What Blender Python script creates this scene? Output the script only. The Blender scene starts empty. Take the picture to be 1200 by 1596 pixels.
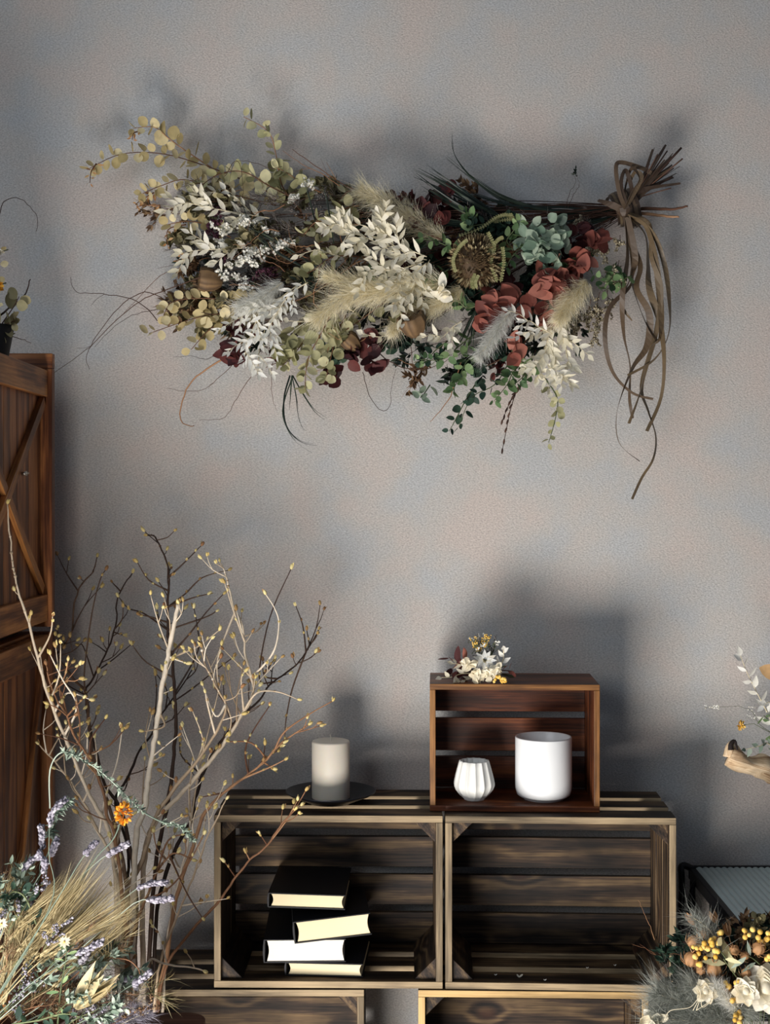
import bpy, math, random
from mathutils import Vector, Matrix, noise
C = bpy.context.scene.collection
R = random.Random(7)
F, ZC, YC, HY = 2050.0, 1.85, -2.82, 775.0
def P(px, py, y=0.0):
    D = y - YC
    return Vector(((px-600)/F*D, y, ZC-(py-HY)/F*D))
def V(*a): return Vector(a)
def rv(): return Vector((R.gauss(0,1), R.gauss(0,1), R.gauss(0,1))).normalized()
FRONT = Vector((0,-1,0))

# ------------------------------------------------------------------ materials
def nt(name):
    m = bpy.data.materials.new(name); m.use_nodes = True
    t = m.node_tree; return m, t, t.nodes, t.links, t.nodes['Principled BSDF']
def hexc(r, g, b):
    f = lambda c: (c/255/12.92) if c/255 <= .04045 else ((c/255+.055)/1.055)**2.4
    return (f(r), f(g), f(b), 1)
def plain(name, col, rough=.6, spec=.3, metal=0, bump=0, bscale=200, var=.12, vscale=20):
    m, t, n, l, b = nt(name)
    b.inputs['Roughness'].default_value = rough; b.inputs['Specular IOR Level'].default_value = spec
    b.inputs['Metallic'].default_value = metal
    tc = n.new('ShaderNodeTexCoord'); no = n.new('ShaderNodeTexNoise'); no.inputs['Scale'].default_value = vscale
    no.inputs['Detail'].default_value = 4
    l.new(tc.outputs['Object'], no.inputs['Vector'])
    mx = n.new('ShaderNodeMix'); mx.data_type = 'RGBA'
    mx.inputs[6].default_value = tuple(c*(1-var) for c in col[:3])+(1,); mx.inputs[7].default_value = tuple(min(1,c*(1+var)) for c in col[:3])+(1,)
    l.new(no.outputs['Fac'], mx.inputs[0]); l.new(mx.outputs[2], b.inputs['Base Color'])
    if bump:
        n2 = n.new('ShaderNodeTexNoise'); n2.inputs['Scale'].default_value = bscale
        l.new(tc.outputs['Object'], n2.inputs['Vector'])
        bp = n.new('ShaderNodeBump'); bp.inputs['Strength'].default_value = bump; bp.inputs['Distance'].default_value = .002
        l.new(n2.outputs['Fac'], bp.inputs['Height']); l.new(bp.outputs[0], b.inputs['Normal'])
    return m
def leafy(name, cols, rough=.6, trans=.25, spec=.25):
    """colour of each leaf from its own 'tint' value through a ramp"""
    m, t, n, l, b = nt(name)
    at = n.new('ShaderNodeAttribute'); at.attribute_name = 'tint'
    rp = n.new('ShaderNodeValToRGB'); e = rp.color_ramp.elements
    e[0].position = 0; e[0].color = cols[0]; e[1].position = 1; e[1].color = cols[-1]
    for i, c in enumerate(cols[1:-1]):
        k = e.new((i+1)/(len(cols)-1)); k.color = c
    tc = n.new('ShaderNodeTexCoord'); no = n.new('ShaderNodeTexNoise'); no.inputs['Scale'].default_value = 90
    l.new(tc.outputs['Object'], no.inputs['Vector'])
    hs = n.new('ShaderNodeHueSaturation'); mr = n.new('ShaderNodeMapRange')
    mr.inputs['To Min'].default_value = .75; mr.inputs['To Max'].default_value = 1.25
    l.new(no.outputs['Fac'], mr.inputs['Value']); l.new(mr.outputs[0], hs.inputs['Value'])
    l.new(at.outputs['Fac'], rp.inputs['Fac']); l.new(rp.outputs[0], hs.inputs['Color'])
    l.new(hs.outputs[0], b.inputs['Base Color'])
    b.inputs['Roughness'].default_value = rough; b.inputs['Specular IOR Level'].default_value = spec
    if trans:
        tr = n.new('ShaderNodeBsdfTranslucent'); ms = n.new('ShaderNodeMixShader'); ms.inputs[0].default_value = trans
        l.new(hs.outputs[0], tr.inputs['Color']); l.new(b.outputs[0], ms.inputs[1]); l.new(tr.outputs[0], ms.inputs[2])
        l.new(ms.outputs[0], n['Material Output'].inputs['Surface'])
    return m
def wood(name, dark, mid, light, freq=26, knots=1.0, rough=.65, blotch=.5, bump=.3):
    m, t, n, l, b = nt(name)
    at = n.new('ShaderNodeAttribute'); at.attribute_name = 'gco'
    mp = n.new('ShaderNodeMapping'); mp.inputs['Scale'].default_value = (1.4, 9, 9); l.new(at.outputs['Vector'], mp.inputs['Vector'])
    d = n.new('ShaderNodeTexNoise'); d.inputs['Scale'].default_value = 1.6; d.inputs['Detail'].default_value = 6; d.inputs['Roughness'].default_value = .55; l.new(mp.outputs[0], d.inputs['Vector'])
    kp = n.new('ShaderNodeMapping'); kp.inputs['Scale'].default_value = (5.5, 9, 4); l.new(at.outputs['Vector'], kp.inputs['Vector'])
    vo = n.new('ShaderNodeTexVoronoi'); vo.inputs['Scale'].default_value = 1.0; vo.inputs['Randomness'].default_value = 1; l.new(kp.outputs[0], vo.inputs['Vector'])
    kn = n.new('ShaderNodeMapRange'); kn.interpolation_type = 'SMOOTHSTEP'
    kn.inputs['From Min'].default_value = .34; kn.inputs['From Max'].default_value = .0; l.new(vo.outputs['Distance'], kn.inputs['Value'])
    sx = n.new('ShaderNodeSeparateXYZ'); l.new(at.outputs['Vector'], sx.inputs[0])
    def M(op, a, bb, c=None):
        q = n.new('ShaderNodeMath'); q.operation = op
        for i, v in enumerate((a, bb, c)):
            if v is None: continue
            if isinstance(v, (int, float)): q.inputs[i].default_value = v
            else: l.new(v, q.inputs[i])
        return q.outputs[0]
    f = M('MULTIPLY', sx.outputs['Y'], freq)
    f = M('MULTIPLY_ADD', sx.outputs['Z'], freq*.6, f)
    f = M('MULTIPLY_ADD', d.outputs['Fac'], 4.0, f)
    f = M('MULTIPLY_ADD', kn.outputs[0], 1.7*knots, f)
    s = M('SINE', M('MULTIPLY', f, 4.2), 0)
    s = M('MULTIPLY_ADD', s, .5, .5)
    fg = n.new('ShaderNodeMapping'); fg.inputs['Scale'].default_value = (10, 260, 260); l.new(at.outputs['Vector'], fg.inputs['Vector'])
    fn = n.new('ShaderNodeTexNoise'); fn.inputs['Scale'].default_value = 1; fn.inputs['Detail'].default_value = 4; l.new(fg.outputs[0], fn.inputs['Vector'])
    g = M('MULTIPLY_ADD', s, .32, M('MULTIPLY', fn.outputs['Fac'], .68))
    rp = n.new('ShaderNodeValToRGB'); e = rp.color_ramp.elements
    e[0].position = .15; e[0].color = dark; e[1].position = .85; e[1].color = light; e[0].position = .28; e[1].position = .74; k = e.new(.5); k.color = mid
    l.new(g, rp.inputs['Fac'])
    bl = n.new('ShaderNodeTexNoise'); bl.inputs['Scale'].default_value = 7; bl.inputs['Detail'].default_value = 3; l.new(at.outputs['Vector'], bl.inputs['Vector'])
    mr = n.new('ShaderNodeMapRange'); mr.inputs['From Min'].default_value = .3; mr.inputs['From Max'].default_value = .7
    mr.inputs['To Min'].default_value = 1-blotch; mr.inputs['To Max'].default_value = 1+blotch*.4; l.new(bl.outputs['Fac'], mr.inputs['Value'])
    kd = n.new('ShaderNodeMapRange'); kd.inputs['From Min'].default_value = .14; kd.inputs['From Max'].default_value = .05
    kd.inputs['To Max'].default_value = .55*knots; l.new(vo.outputs['Distance'], kd.inputs['Value'])
    hs = n.new('ShaderNodeHueSaturation'); l.new(rp.outputs[0], hs.inputs['Color']); l.new(mr.outputs[0], hs.inputs['Value'])
    mx = n.new('ShaderNodeMix'); mx.data_type = 'RGBA'; mx.inputs[7].default_value = (mid[0]*1.1, mid[1]*.6, mid[2]*.5, 1)
    l.new(kd.outputs[0], mx.inputs[0]); l.new(hs.outputs[0], mx.inputs[6]); l.new(mx.outputs[2], b.inputs['Base Color'])
    bp = n.new('ShaderNodeBump'); bp.inputs['Strength'].default_value = bump; bp.inputs['Distance'].default_value = .001
    l.new(g, bp.inputs['Height']); l.new(bp.outputs[0], b.inputs['Normal'])
    b.inputs['Roughness'].default_value = rough; b.inputs['Specular IOR Level'].default_value = .3
    return m
def wall_mat():
    m, t, n, l, b = nt('wallpaper')
    tc = n.new('ShaderNodeTexCoord')
    a = n.new('ShaderNodeTexNoise'); a.inputs['Scale'].default_value = 7; a.inputs['Detail'].default_value = 3; a.inputs['Roughness'].default_value = .5
    l.new(tc.outputs['Object'], a.inputs['Vector'])
    rp = n.new('ShaderNodeValToRGB'); e = rp.color_ramp.elements
    e[0].position = .36; e[0].color = hexc(180,181,181); e[1].position = .64; e[1].color = hexc(192,182,175)
    k = e.new(.5); k.color = hexc(186,182,177)
    l.new(a.outputs['Fac'], rp.inputs['Fac'])
    # fine woven speckle
    mp = n.new('ShaderNodeMapping'); mp.inputs['Scale'].default_value = (1, 1, 1.5); mp.inputs['Rotation'].default_value = (0, .5, 0)
    l.new(tc.outputs['Object'], mp.inputs['Vector'])
    f = n.new('ShaderNodeTexNoise'); f.inputs['Scale'].default_value = 230; f.inputs['Detail'].default_value = 3; f.inputs['Roughness'].default_value = .65
    l.new(mp.outputs[0], f.inputs['Vector'])
    mr = n.new('ShaderNodeMapRange'); mr.inputs['From Min'].default_value = .3; mr.inputs['From Max'].default_value = .7
    mr.inputs['To Min'].default_value = .70; mr.inputs['To Max'].default_value = 1.22; l.new(f.outputs['Fac'], mr.inputs['Value'])
    hs = n.new('ShaderNodeHueSaturation'); l.new(rp.outputs[0], hs.inputs['Color']); l.new(mr.outputs[0], hs.inputs['Value'])
    l.new(hs.outputs[0], b.inputs['Base Color'])
    bp = n.new('ShaderNodeBump'); bp.inputs['Strength'].default_value = .9; bp.inputs['Distance'].default_value = .002
    l.new(f.outputs['Fac'], bp.inputs['Height']); l.new(bp.outputs[0], b.inputs['Normal'])
    b.inputs['Roughness'].default_value = .85; b.inputs['Specular IOR Level'].default_value = .2
    return m

M = {}
M['wall'] = wall_mat()
M['crate'] = wood('crate_wood', hexc(24,18,14), hexc(64,49,37), hexc(112,91,64), freq=30, knots=1.0, blotch=.75)
M['crate_edge'] = wood('crate_sawn_edge', hexc(92,80,62), hexc(138,121,95), hexc(168,148,116), freq=20, knots=0, blotch=.35)
M['crate_fresh'] = wood('crate_light_edge', hexc(140,116,78), hexc(176,146,98), hexc(206,172,118), freq=20, knots=0, blotch=.3)
M['red'] = wood('red_brown_wood', hexc(50,24,12), hexc(92,48,26), hexc(130,74,40), freq=22, knots=.5, rough=.45)
M['red_edge'] = wood('red_wood_edge', hexc(94,60,30), hexc(138,94,50), hexc(166,118,66), freq=22, knots=0, rough=.5)
M['cab'] = wood('cabinet_wood', hexc(76,40,22), hexc(128,76,42), hexc(172,112,62), freq=16, knots=.5, rough=.5)
M['cab2'] = wood('cabinet_brace_wood', hexc(92,54,30), hexc(142,90,50), hexc(184,126,70), freq=18, knots=.3, rough=.5)
M['black'] = plain('black_metal', hexc(22,23,27), .45, .5, .6)
M['book'] = plain('black_book_cloth', hexc(14,16,22), .55, .4, 0, .3, 900)
M['steel'] = plain('steel_pin', hexc(190,185,175), .3, .5, 1)
M['plate'] = plain('black_plate_glaze', hexc(20,22,28), .35, .5)
M["wax"] = plain('ivory_wax', hexc(226,218,202), .5, .4, var=.03)
M['wax'].node_tree.nodes['Principled BSDF'].inputs['Subsurface Weight'].default_value = .25
M['wax'].node_tree.nodes['Principled BSDF'].inputs['Subsurface Radius'].default_value = (.01,.006,.003)
M['wick'] = plain('cotton_wick', hexc(230,225,210), .8)
M['white_gl'] = plain('white_glazed_ceramic', hexc(232,234,234), .32, .5, var=.02)
M['white_mt'] = plain('white_matte_ceramic', hexc(226,226,220), .7, .3, var=.03)
M['table'] = wood('brown_table_wood', hexc(58,36,28), hexc(88,56,44), hexc(112,76,60), freq=14, knots=.2)
M['floor'] = wood('floor_wood', hexc(90,75,60), hexc(130,110,88), hexc(160,140,112), freq=12, knots=.3)
M['pot'] = plain('black_pot', hexc(18,18,20), .6)
M['glassrib'] = plain('ribbed_grey_green_glass', hexc(176,192,192), .3, .6, var=.05)
M['drift'] = wood('driftwood', hexc(150,116,84), hexc(206,178,142), hexc(232,210,178), freq=24, knots=.4, rough=.75)
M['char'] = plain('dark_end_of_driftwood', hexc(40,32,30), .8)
M['zinc'] = plain('zinc_floor_vase', hexc(120,124,126), .4, .5, .9)
# stems
M['stem_tan'] = leafy('pale_bark', [hexc(156,134,108), hexc(204,186,160), hexc(230,218,198)], trans=0)
M['stem_unlit'] = leafy('unlit_bark', [hexc(46,34,28), hexc(72,54,44), hexc(96,74,58)], trans=0)  # unlit look of the branches near the wall, put into the colour
M['twig_red'] = leafy('red_brown_twig', [hexc(88,58,42), hexc(134,96,68), hexc(166,126,92)], trans=0)
M['twig_dk'] = leafy('dark_brown_twig', [hexc(44,30,26), hexc(70,48,38), hexc(90,64,50)], trans=0)
M['stem_ivory'] = leafy('ivory_stem', [hexc(200,186,150), hexc(224,214,186)], trans=0)
M['stem_green'] = leafy('green_stem', [hexc(70,82,54), hexc(110,120,84)], trans=0)
M['bud'] = leafy('yellow_bud', [hexc(150,108,74), hexc(206,184,116), hexc(232,218,160)], trans=.1)
M['raffia'] = leafy('brown_raffia', [hexc(58,46,38), hexc(82,66,52), hexc(112,96,72)], rough=.45, trans=.1, spec=.5)
# leaves
M['euc_cream'] = leafy('cream_eucalyptus', [hexc(158,142,96), hexc(208,190,140), hexc(236,222,178)])
M['euc_olive'] = leafy('olive_eucalyptus', [hexc(124,122,86), hexc(172,170,128), hexc(214,208,168)])
M['euc_orange'] = leafy('orange_dried_leaf', [hexc(150,92,52), hexc(200,148,96), hexc(214,176,128)])
M['ruscus'] = leafy('bleached_ruscus', [hexc(214,206,176), hexc(236,230,208), hexc(246,242,228)], trans=.3)
M['ruscus_cool'] = leafy('white_ruscus', [hexc(222,220,206), hexc(240,238,228), hexc(250,250,244)], trans=.3)
M['green'] = leafy('green_leaf', [hexc(56,82,54), hexc(98,126,84), hexc(146,168,118)])
M['mint'] = leafy('blue_green_petals', [hexc(96,122,104), hexc(138,158,138), hexc(178,192,170)], trans=.3)
M['dkgreen'] = leafy('dark_green_leaf', [hexc(26,44,38), hexc(46,68,56), hexc(70,94,74)], trans=.1)
M['blade'] = leafy('dark_grass_blade', [hexc(22,32,30), hexc(38,50,44), hexc(66,76,60)], rough=.4, trans=.05)
M['rust'] = leafy('rust_red_leaf', [hexc(96,50,44), hexc(146,84,72), hexc(180,118,102)])
M['maroon'] = leafy('maroon_leaf', [hexc(40,18,22), hexc(68,32,34), hexc(96,50,46)], trans=.15)
M['pampas'] = leafy('cream_pampas', [hexc(226,214,176), hexc(244,236,208), hexc(252,248,232)], trans=.4, rough=.9)
M['pampas_w'] = leafy('white_plume', [hexc(216,216,208), hexc(236,236,230), hexc(248,248,244)], trans=.4, rough=.9)
M['pampas_g'] = leafy('grey_plume', [hexc(128,132,126), hexc(166,170,162), hexc(200,204,196)], trans=.4, rough=.9)
M['whitefl'] = leafy('tiny_white_flowers', [hexc(220,214,196), hexc(240,238,228), hexc(250,250,244)], trans=.2)
M['purple'] = leafy('dark_purple_heads', [hexc(44,22,34), hexc(74,38,54), hexc(100,60,74)], trans=.1)
M['brownfill'] = leafy('brown_dried_filler', [hexc(66,48,36), hexc(112,86,62), hexc(156,128,96)], trans=.2)
M['olivefill'] = leafy('olive_dried_filler', [hexc(72,68,48), hexc(122,116,84), hexc(178,168,130)], trans=.2)
M['tanstat'] = leafy('tan_statice', [hexc(110,98,78), hexc(170,158,130), hexc(220,212,186)], trans=.2)
M['greyfill'] = leafy('grey_dried_filler', [hexc(76,74,74), hexc(118,112,108), hexc(164,156,146)], trans=.2)
M['protea'] = leafy('banksia_head', [hexc(70,52,36), hexc(138,118,86), hexc(190,178,140)], trans=.1)
M['podbrown'] = leafy('brown_pod', [hexc(44,38,36), hexc(96,76,56), hexc(150,120,84)], trans=.1)
M['banksia'] = leafy('olive_saw_leaf', [hexc(72,76,46), hexc(128,128,84), hexc(166,162,116)], trans=.15)
M['yellow'] = leafy('yellow_berries', [hexc(206,160,66), hexc(228,186,92), hexc(240,208,124)], trans=0)
M['orangefl'] = leafy('orange_strawflower', [hexc(214,132,24), hexc(238,164,44), hexc(250,196,86)], trans=.2)
M['creamfl'] = leafy('cream_petals', [hexc(226,214,184), hexc(240,232,208), hexc(250,246,232)], trans=.3)
M['lav'] = leafy('lavender_heads', [hexc(96,92,104), hexc(138,134,146), hexc(180,176,184)], trans=.1)
M['barley'] = leafy('straw_barley', [hexc(122,108,74), hexc(164,148,108), hexc(196,182,142)], trans=.2)
M['silver'] = leafy('silver_green_foliage', [hexc(88,104,92), hexc(130,146,130), hexc(176,188,172)], trans=.15)
M['nigella'] = leafy('tan_seed_pod', [hexc(126,88,56), hexc(186,142,100), hexc(218,184,146)], trans=.2)

# ------------------------------------------------------------------ mesh builder
class MB:
    def __init__(s): s.v=[]; s.f=[]; s.t=[]; s.g=[]; s.m=[]; s.org=None
    def add(s, vs, fs, tint=.5, g=None, mi=0):
        o = len(s.v); s.v += [tuple(v) for v in vs]; s.t += [tint]*len(vs)
        s.g += [tuple(q) for q in g] if g else [tuple(v) for v in vs]
        s.f += [tuple(i+o for i in f) for f in fs]
        s.m += mi if isinstance(mi, list) else [mi]*len(fs)
    def build(s, name, mats, parent=None, smooth=True, bevel=0, solid=0):
        if not isinstance(mats, (list, tuple)): mats = [mats]
        org = Vector((0,0,0))
        vs = s.v
        if parent is not None and s.org is None:
            par = parent; off = Vector((0,0,0))
            while par: off += Vector(par.get('_o', (0,0,0))); par = par.parent
            if off.length: vs = [(v[0]-off.x, min(v[1], -.0025)-off.y, v[2]-off.z) for v in vs]
        me = bpy.data.meshes.new(name); me.from_pydata(vs, [], s.f)
        for m in mats: me.materials.append(m)
        me.polygons.foreach_set('material_index', s.m)
        me.polygons.foreach_set('use_smooth', [smooth and not solid]*len(s.f))
        a = me.attributes.new('tint', 'FLOAT', 'POINT'); a.data.foreach_set('value', s.t)
        a = me.attributes.new('gco', 'FLOAT_VECTOR', 'POINT'); a.data.foreach_set('vector', [c for q in s.g for c in q])
        me.update()
        o = bpy.data.objects.new(name, me); C.objects.link(o)
        if parent: o.parent = parent
        if bevel:
            b = o.modifiers.new('bevel', 'BEVEL'); b.width = bevel; b.segments = 2; b.limit_method = 'ANGLE'
        if solid:
            b = o.modifiers.new('solid', 'SOLIDIFY'); b.thickness = solid; b.offset = 0
        return o
    def box(s, lo, hi, axis=0, front=0):
        lo, hi = Vector(lo), Vector(hi)
        vs = [V(x,y,z) for x in (lo.x,hi.x) for y in (lo.y,hi.y) for z in (lo.z,hi.z)]
        fs = [(0,1,3,2),(4,6,7,5),(0,4,5,1),(2,3,7,6),(0,2,6,4),(1,5,7,3)]   # -x +x -y +y -z +z
        s.add(vs, fs, R.random(), gco(vs, axis), [0,0,front,0,0,0])
    def prism(s, pts, y0, y1, axis=1, mi=0):
        n = len(pts); vs = [V(p[0], y0, p[1]) for p in pts]+[V(p[0], y1, p[1]) for p in pts]
        fs = [tuple(range(n))[::-1], tuple(range(n, 2*n))]+[(i,(i+1)%n,n+(i+1)%n,n+i) for i in range(n)]
        s.add(vs, fs, .5, gco(vs, axis), mi)
    def tube(s, pts, r0, r1=None, sides=6, tint=None, jit=0):
        if r1 is None: r1 = r0
        n = len(pts); vs=[]; tv = R.random() if tint is None else tint
        up = None; acc = 0; g = []
        for i, p in enumerate(pts):
            d = (pts[min(i+1,n-1)]-pts[max(i-1,0)])
            d = d.normalized() if d.length > 1e-9 else V(0,0,1)
            if up is None: up = d.orthogonal().normalized()
            up = (up-d*up.dot(d)); up = up.normalized() if up.length > 1e-6 else d.orthogonal().normalized()
            sd = d.cross(up); r = r0+(r1-r0)*i/(n-1)
            if jit: r *= 1+R.uniform(-jit, jit)
            if i: acc += (p-pts[i-1]).length
            for k in range(sides):
                a = 2*math.pi*k/sides; vs.append(p+(up*math.cos(a)+sd*math.sin(a))*r); g.append((acc, math.cos(a)*r, math.sin(a)*r))
        fs = [(i*sides+k, i*sides+(k+1)%sides, (i+1)*sides+(k+1)%sides, (i+1)*sides+k) for i in range(n-1) for k in range(sides)]
        fs += [tuple(range(sides))[::-1], tuple((n-1)*sides+k for k in range(sides))]
        s.add(vs, fs, tv, g)
    def strip(s, pts, w, n=FRONT, twist=0, tint=None, taper=(.6,1,.1)):
        m = len(pts); vs=[]; ph=R.uniform(0,6.28)
        for i, p in enumerate(pts):
            t = i/(m-1); d = (pts[min(i+1,m-1)]-pts[max(i-1,0)]).normalized()
            sd = d.cross(n); sd = sd.normalized() if sd.length > 1e-4 else d.orthogonal().normalized()
            if twist: sd = Matrix.Rotation(twist*math.sin(t*5+ph), 3, d) @ sd
            ww = w*.5*((taper[0]+(taper[1]-taper[0])*t*2) if t < .5 else (taper[1]+(taper[2]-taper[1])*(t-.5)*2))
            vs += [p+sd*ww, p-sd*ww]
        s.add(vs, [(2*i,2*i+1,2*i+3,2*i+2) for i in range(m-1)], R.random() if tint is None else tint)
    def leaf(s, base, d, n, L, W, shape='round', curl=.15, fold=.2, tint=None, seg=None):
        d = d.normalized(); n = (n-d*n.dot(d)); n = n.normalized() if n.length > 1e-5 else d.orthogonal().normalized()
        sd = d.cross(n); seg = seg or (5 if shape != 'lance' else 4)
        vs = []; fs = []
        for i in range(seg+1):
            t = i/seg
            if shape == 'round': w = math.sin(math.pi*min(max(t,.02),.985))**.5
            elif shape == 'heart': w = math.sin(math.pi*min(max(t,.03),.99)**.75)**.6
            else: w = math.sin(math.pi*min(max(t,.02),.995)**.75)**1.15
            w *= W*.5; c = base+d*(L*t)+n*(curl*L*t*t)
            vs += [c+sd*w+n*(fold*w), c, c-sd*w+n*(fold*w)]
        for i in range(seg):
            for k in (0,1): fs.append((i*3+k, i*3+k+1, i*3+k+4, i*3+k+3))
        s.add(vs, fs, R.random() if tint is None else tint)
    def blob(s, c, r, tint=None, sc=(1,1,1), rings=4, seg=6, axis=None):
        vs=[c+V(0,0,r*sc[2])]; fs=[]
        for i in range(1, rings):
            a = math.pi*i/rings
            for k in range(seg):
                b = 2*math.pi*k/seg
                vs.append(c+V(math.sin(a)*math.cos(b)*r*sc[0], math.sin(a)*math.sin(b)*r*sc[1], math.cos(a)*r*sc[2]))
        vs.append(c-V(0,0,r*sc[2]))
        if axis is not None:
            q = V(0,0,1).rotation_difference(axis.normalized()); vs = [c+q@(v-c) for v in vs]
        for k in range(seg): fs.append((0, 1+k, 1+(k+1)%seg))
        for i in range(rings-2):
            for k in range(seg): fs.append((1+i*seg+k, 1+(i+1)*seg+k, 1+(i+1)*seg+(k+1)%seg, 1+i*seg+(k+1)%seg))
        e = len(vs)-1
        for k in range(seg): fs.append((e, 1+(rings-2)*seg+(k+1)%seg, 1+(rings-2)*seg+k))
        s.add(vs, fs, R.random() if tint is None else tint)
    def lathe(s, prof, c, seg=48, mod=None):
        vs=[]; n=len(prof)
        for r, z in prof:
            for k in range(seg):
                a = 2*math.pi*k/seg; q = r*(mod(a, z) if mod else 1)
                vs.append(c+V(q*math.cos(a), q*math.sin(a), z))
        fs = [(i*seg+k, i*seg+(k+1)%seg, (i+1)*seg+(k+1)%seg, (i+1)*seg+k) for i in range(n-1) for k in range(seg)]
        if prof[0][0] > 1e-6: fs.append(tuple(range(seg))[::-1])
        if prof[-1][0] > 1e-6: fs.append(tuple((n-1)*seg+k for k in range(seg)))
        s.add(vs, fs, .5)
    def hair(s, a, d, L, w, bend, tint):
        sd = d.cross(rv()); sd = sd.normalized() if sd.length > 1e-5 else d.orthogonal()
        m = a+d*(L*.5)+bend*(L*.12); e = a+d*L+bend*(L*.5)
        s.add([a+sd*w, a-sd*w, m+sd*w*.8, m-sd*w*.8, e], [(0,1,3,2),(2,3,4)], tint)
def gco(vs, axis):
    o = V(R.uniform(0,9), R.uniform(0,9), R.uniform(0,9)); out=[]
    for v in vs:
        q = {0:(v.x,v.z,v.y), 1:(v.y,v.z+v.x,v.x), 2:(v.z,v.x+v.y,v.y)}[axis]; out.append((q[0]+o.x, q[1]+o.y, q[2]+o.z))
    return out
def smooth(pts, k=5):
    if len(pts) < 3: 
        return [pts[0].lerp(pts[-1], i/k) for i in range(k+1)]
    out=[]; n=len(pts)
    for i in range(n-1):
        p0,p1,p2,p3 = pts[max(i-1,0)],pts[i],pts[i+1],pts[min(i+2,n-1)]
        for j in range(k):
            t=j/k; out.append(.5*((2*p1)+(p2-p0)*t+(2*p0-5*p1+4*p2-p3)*t*t+(3*p1-p0-3*p2+p3)*t**3))
    out.append(pts[-1]); return out
def wob(pts, a):
    return [pts[0]]+[p+rv()*a for p in pts[1:]]
def at(pts, t):
    f = t*(len(pts)-1); i = min(int(f), len(pts)-2); 
    return pts[i].lerp(pts[i+1], f-i), (pts[i+1]-pts[i]).normalized()

def empty(name, loc, label, cat, group=None, rz=0):
    o = bpy.data.objects.new(name, None); C.objects.link(o); o.location = loc; o.rotation_euler = (0,0,rz)
    o.empty_display_size = .03
    tag(o, label, cat, group); return o
def thing_at(name, loc, label, cat, group=None):
    """thing whose parts are given in world coordinates"""
    o = empty(name, loc, label, cat, group); o['_o'] = tuple(loc); return o
def tag(o, label, cat, group=None):
    o['label'] = label; o['category'] = cat
    if group: o['group'] = group
    return o
def struct(o): o['kind'] = 'structure'; return o

# ------------------------------------------------------------------ setting
mb = MB(); mb.box((-3.2,0,0),(3.2,.12,3.2)); struct(mb.build('wall_back', M['wall'], smooth=False))
mb = MB()
for i in range(18): mb.box((-3.2,-4.4+i*.245,-.05),(3.2,-4.4+i*.245+.243,0),0)
struct(mb.build('floor', M['floor'], smooth=False))
mb = MB(); mb.box((-3.2,-.014,0),(3.2,0,.08),0); struct(mb.build('baseboard_back', M['cab'], smooth=False, bevel=.002))

# ------------------------------------------------------------------ crates
def crate(label, x, yf, z, rz, W=.444, H=.335, D=.228, edge='crate_edge', name='wooden_crate', group='stacked slatted crates'):
    t = empty(name, (x, yf, z), label, 'crate', group, rz); T = .0135
    h = W/2
    # origin: front bottom centre, +y goes back
    bays = [(0,.058),(.086,.140),(.168,D)]
    for (a,b) in bays:
        for z0, nm in ((H-T,'top_slat'),(0,'bottom_slat')):
            q = MB(); q.box((-h,a,z0),(h,b,z0+T),0,1); q.build(nm, [M['crate'],M[edge]], t, False, .0012)
    for sx in (-1,1):
        for (a,b) in [(0,.070),(.078,.148),(.156,D)]:
            q = MB(); x0 = -h if sx<0 else h-T; q.box((x0,a,T),(x0+T,b,H-T),2,1 if a==0 else 0); q.build('side_slat', [M['crate'],M[edge]], t, False, .0012)
    n=4; gap=.016; hh=(H-2*T-gap*(n-1)-.006)/n
    for i in range(n):
        q = MB(); z0=T+.003+i*(hh+gap); q.box((-h+T,D-.012,z0),(h-T,D,z0+hh),0); q.build('back_slat', M['crate'], t, False, .0012)
    c = .042
    for sx in (-1,1):
        for sz in (-1,1):
            X = sx*(h-T); Z = T if sz<0 else H-T
            pts = [(X,Z),(X-sx*c,Z),(X,Z-sz*c)]
            if sx*sz < 0: pts = pts[::-1]
            q = MB(); q.prism(pts, .012, D-.012, 1); q.build('corner_block', M['crate'], t, False, .001)
    return t
D0 = 2.55; YF = YC+D0
def X_(px, D=D0): return (px-600)/F*D
def Z_(py, D=D0): return ZC-(py-HY)/F*D
zt = Z_(1271); H=.335; zb = zt-H; zl = zb-H-.002
crate('slatted wooden crate holding the stack of books', X_(511.5), YF, zb, math.radians(-.8))
crate('empty slatted crate in upper row, right of the book crate', X_(872), YF-.012, zb, math.radians(-2.2))
crate('lower slatted crate under the book crate, beside the branches', X_(389), YF-.002, zl, 0)
crate('lower slatted crate with light edge, under the empty crate', X_(830), YF-.01, zl, math.radians(-1.5), edge='crate_fresh')
# two more crates carry them, below the picture
crate('bottom slatted crate standing on the floor at the left', X_(389), YF-.002, zl-H-.002, 0)
crate('bottom slatted crate standing on the floor at the right', X_(830), YF-.01, zl-H-.002, math.radians(-1.5))
EXTRA = zl-H-.002
# stone plinth beneath, so that the stack reaches the floor
if EXTRA > .01:
    q = MB(); q.box((X_(200),YF-.01,0),(X_(1020),-.02,EXTRA-.001),0)
    tag(q.build('wooden_plinth', M['table'], None, False, .003), 'low brown wooden plinth carrying the crate stack', 'plinth')

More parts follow.
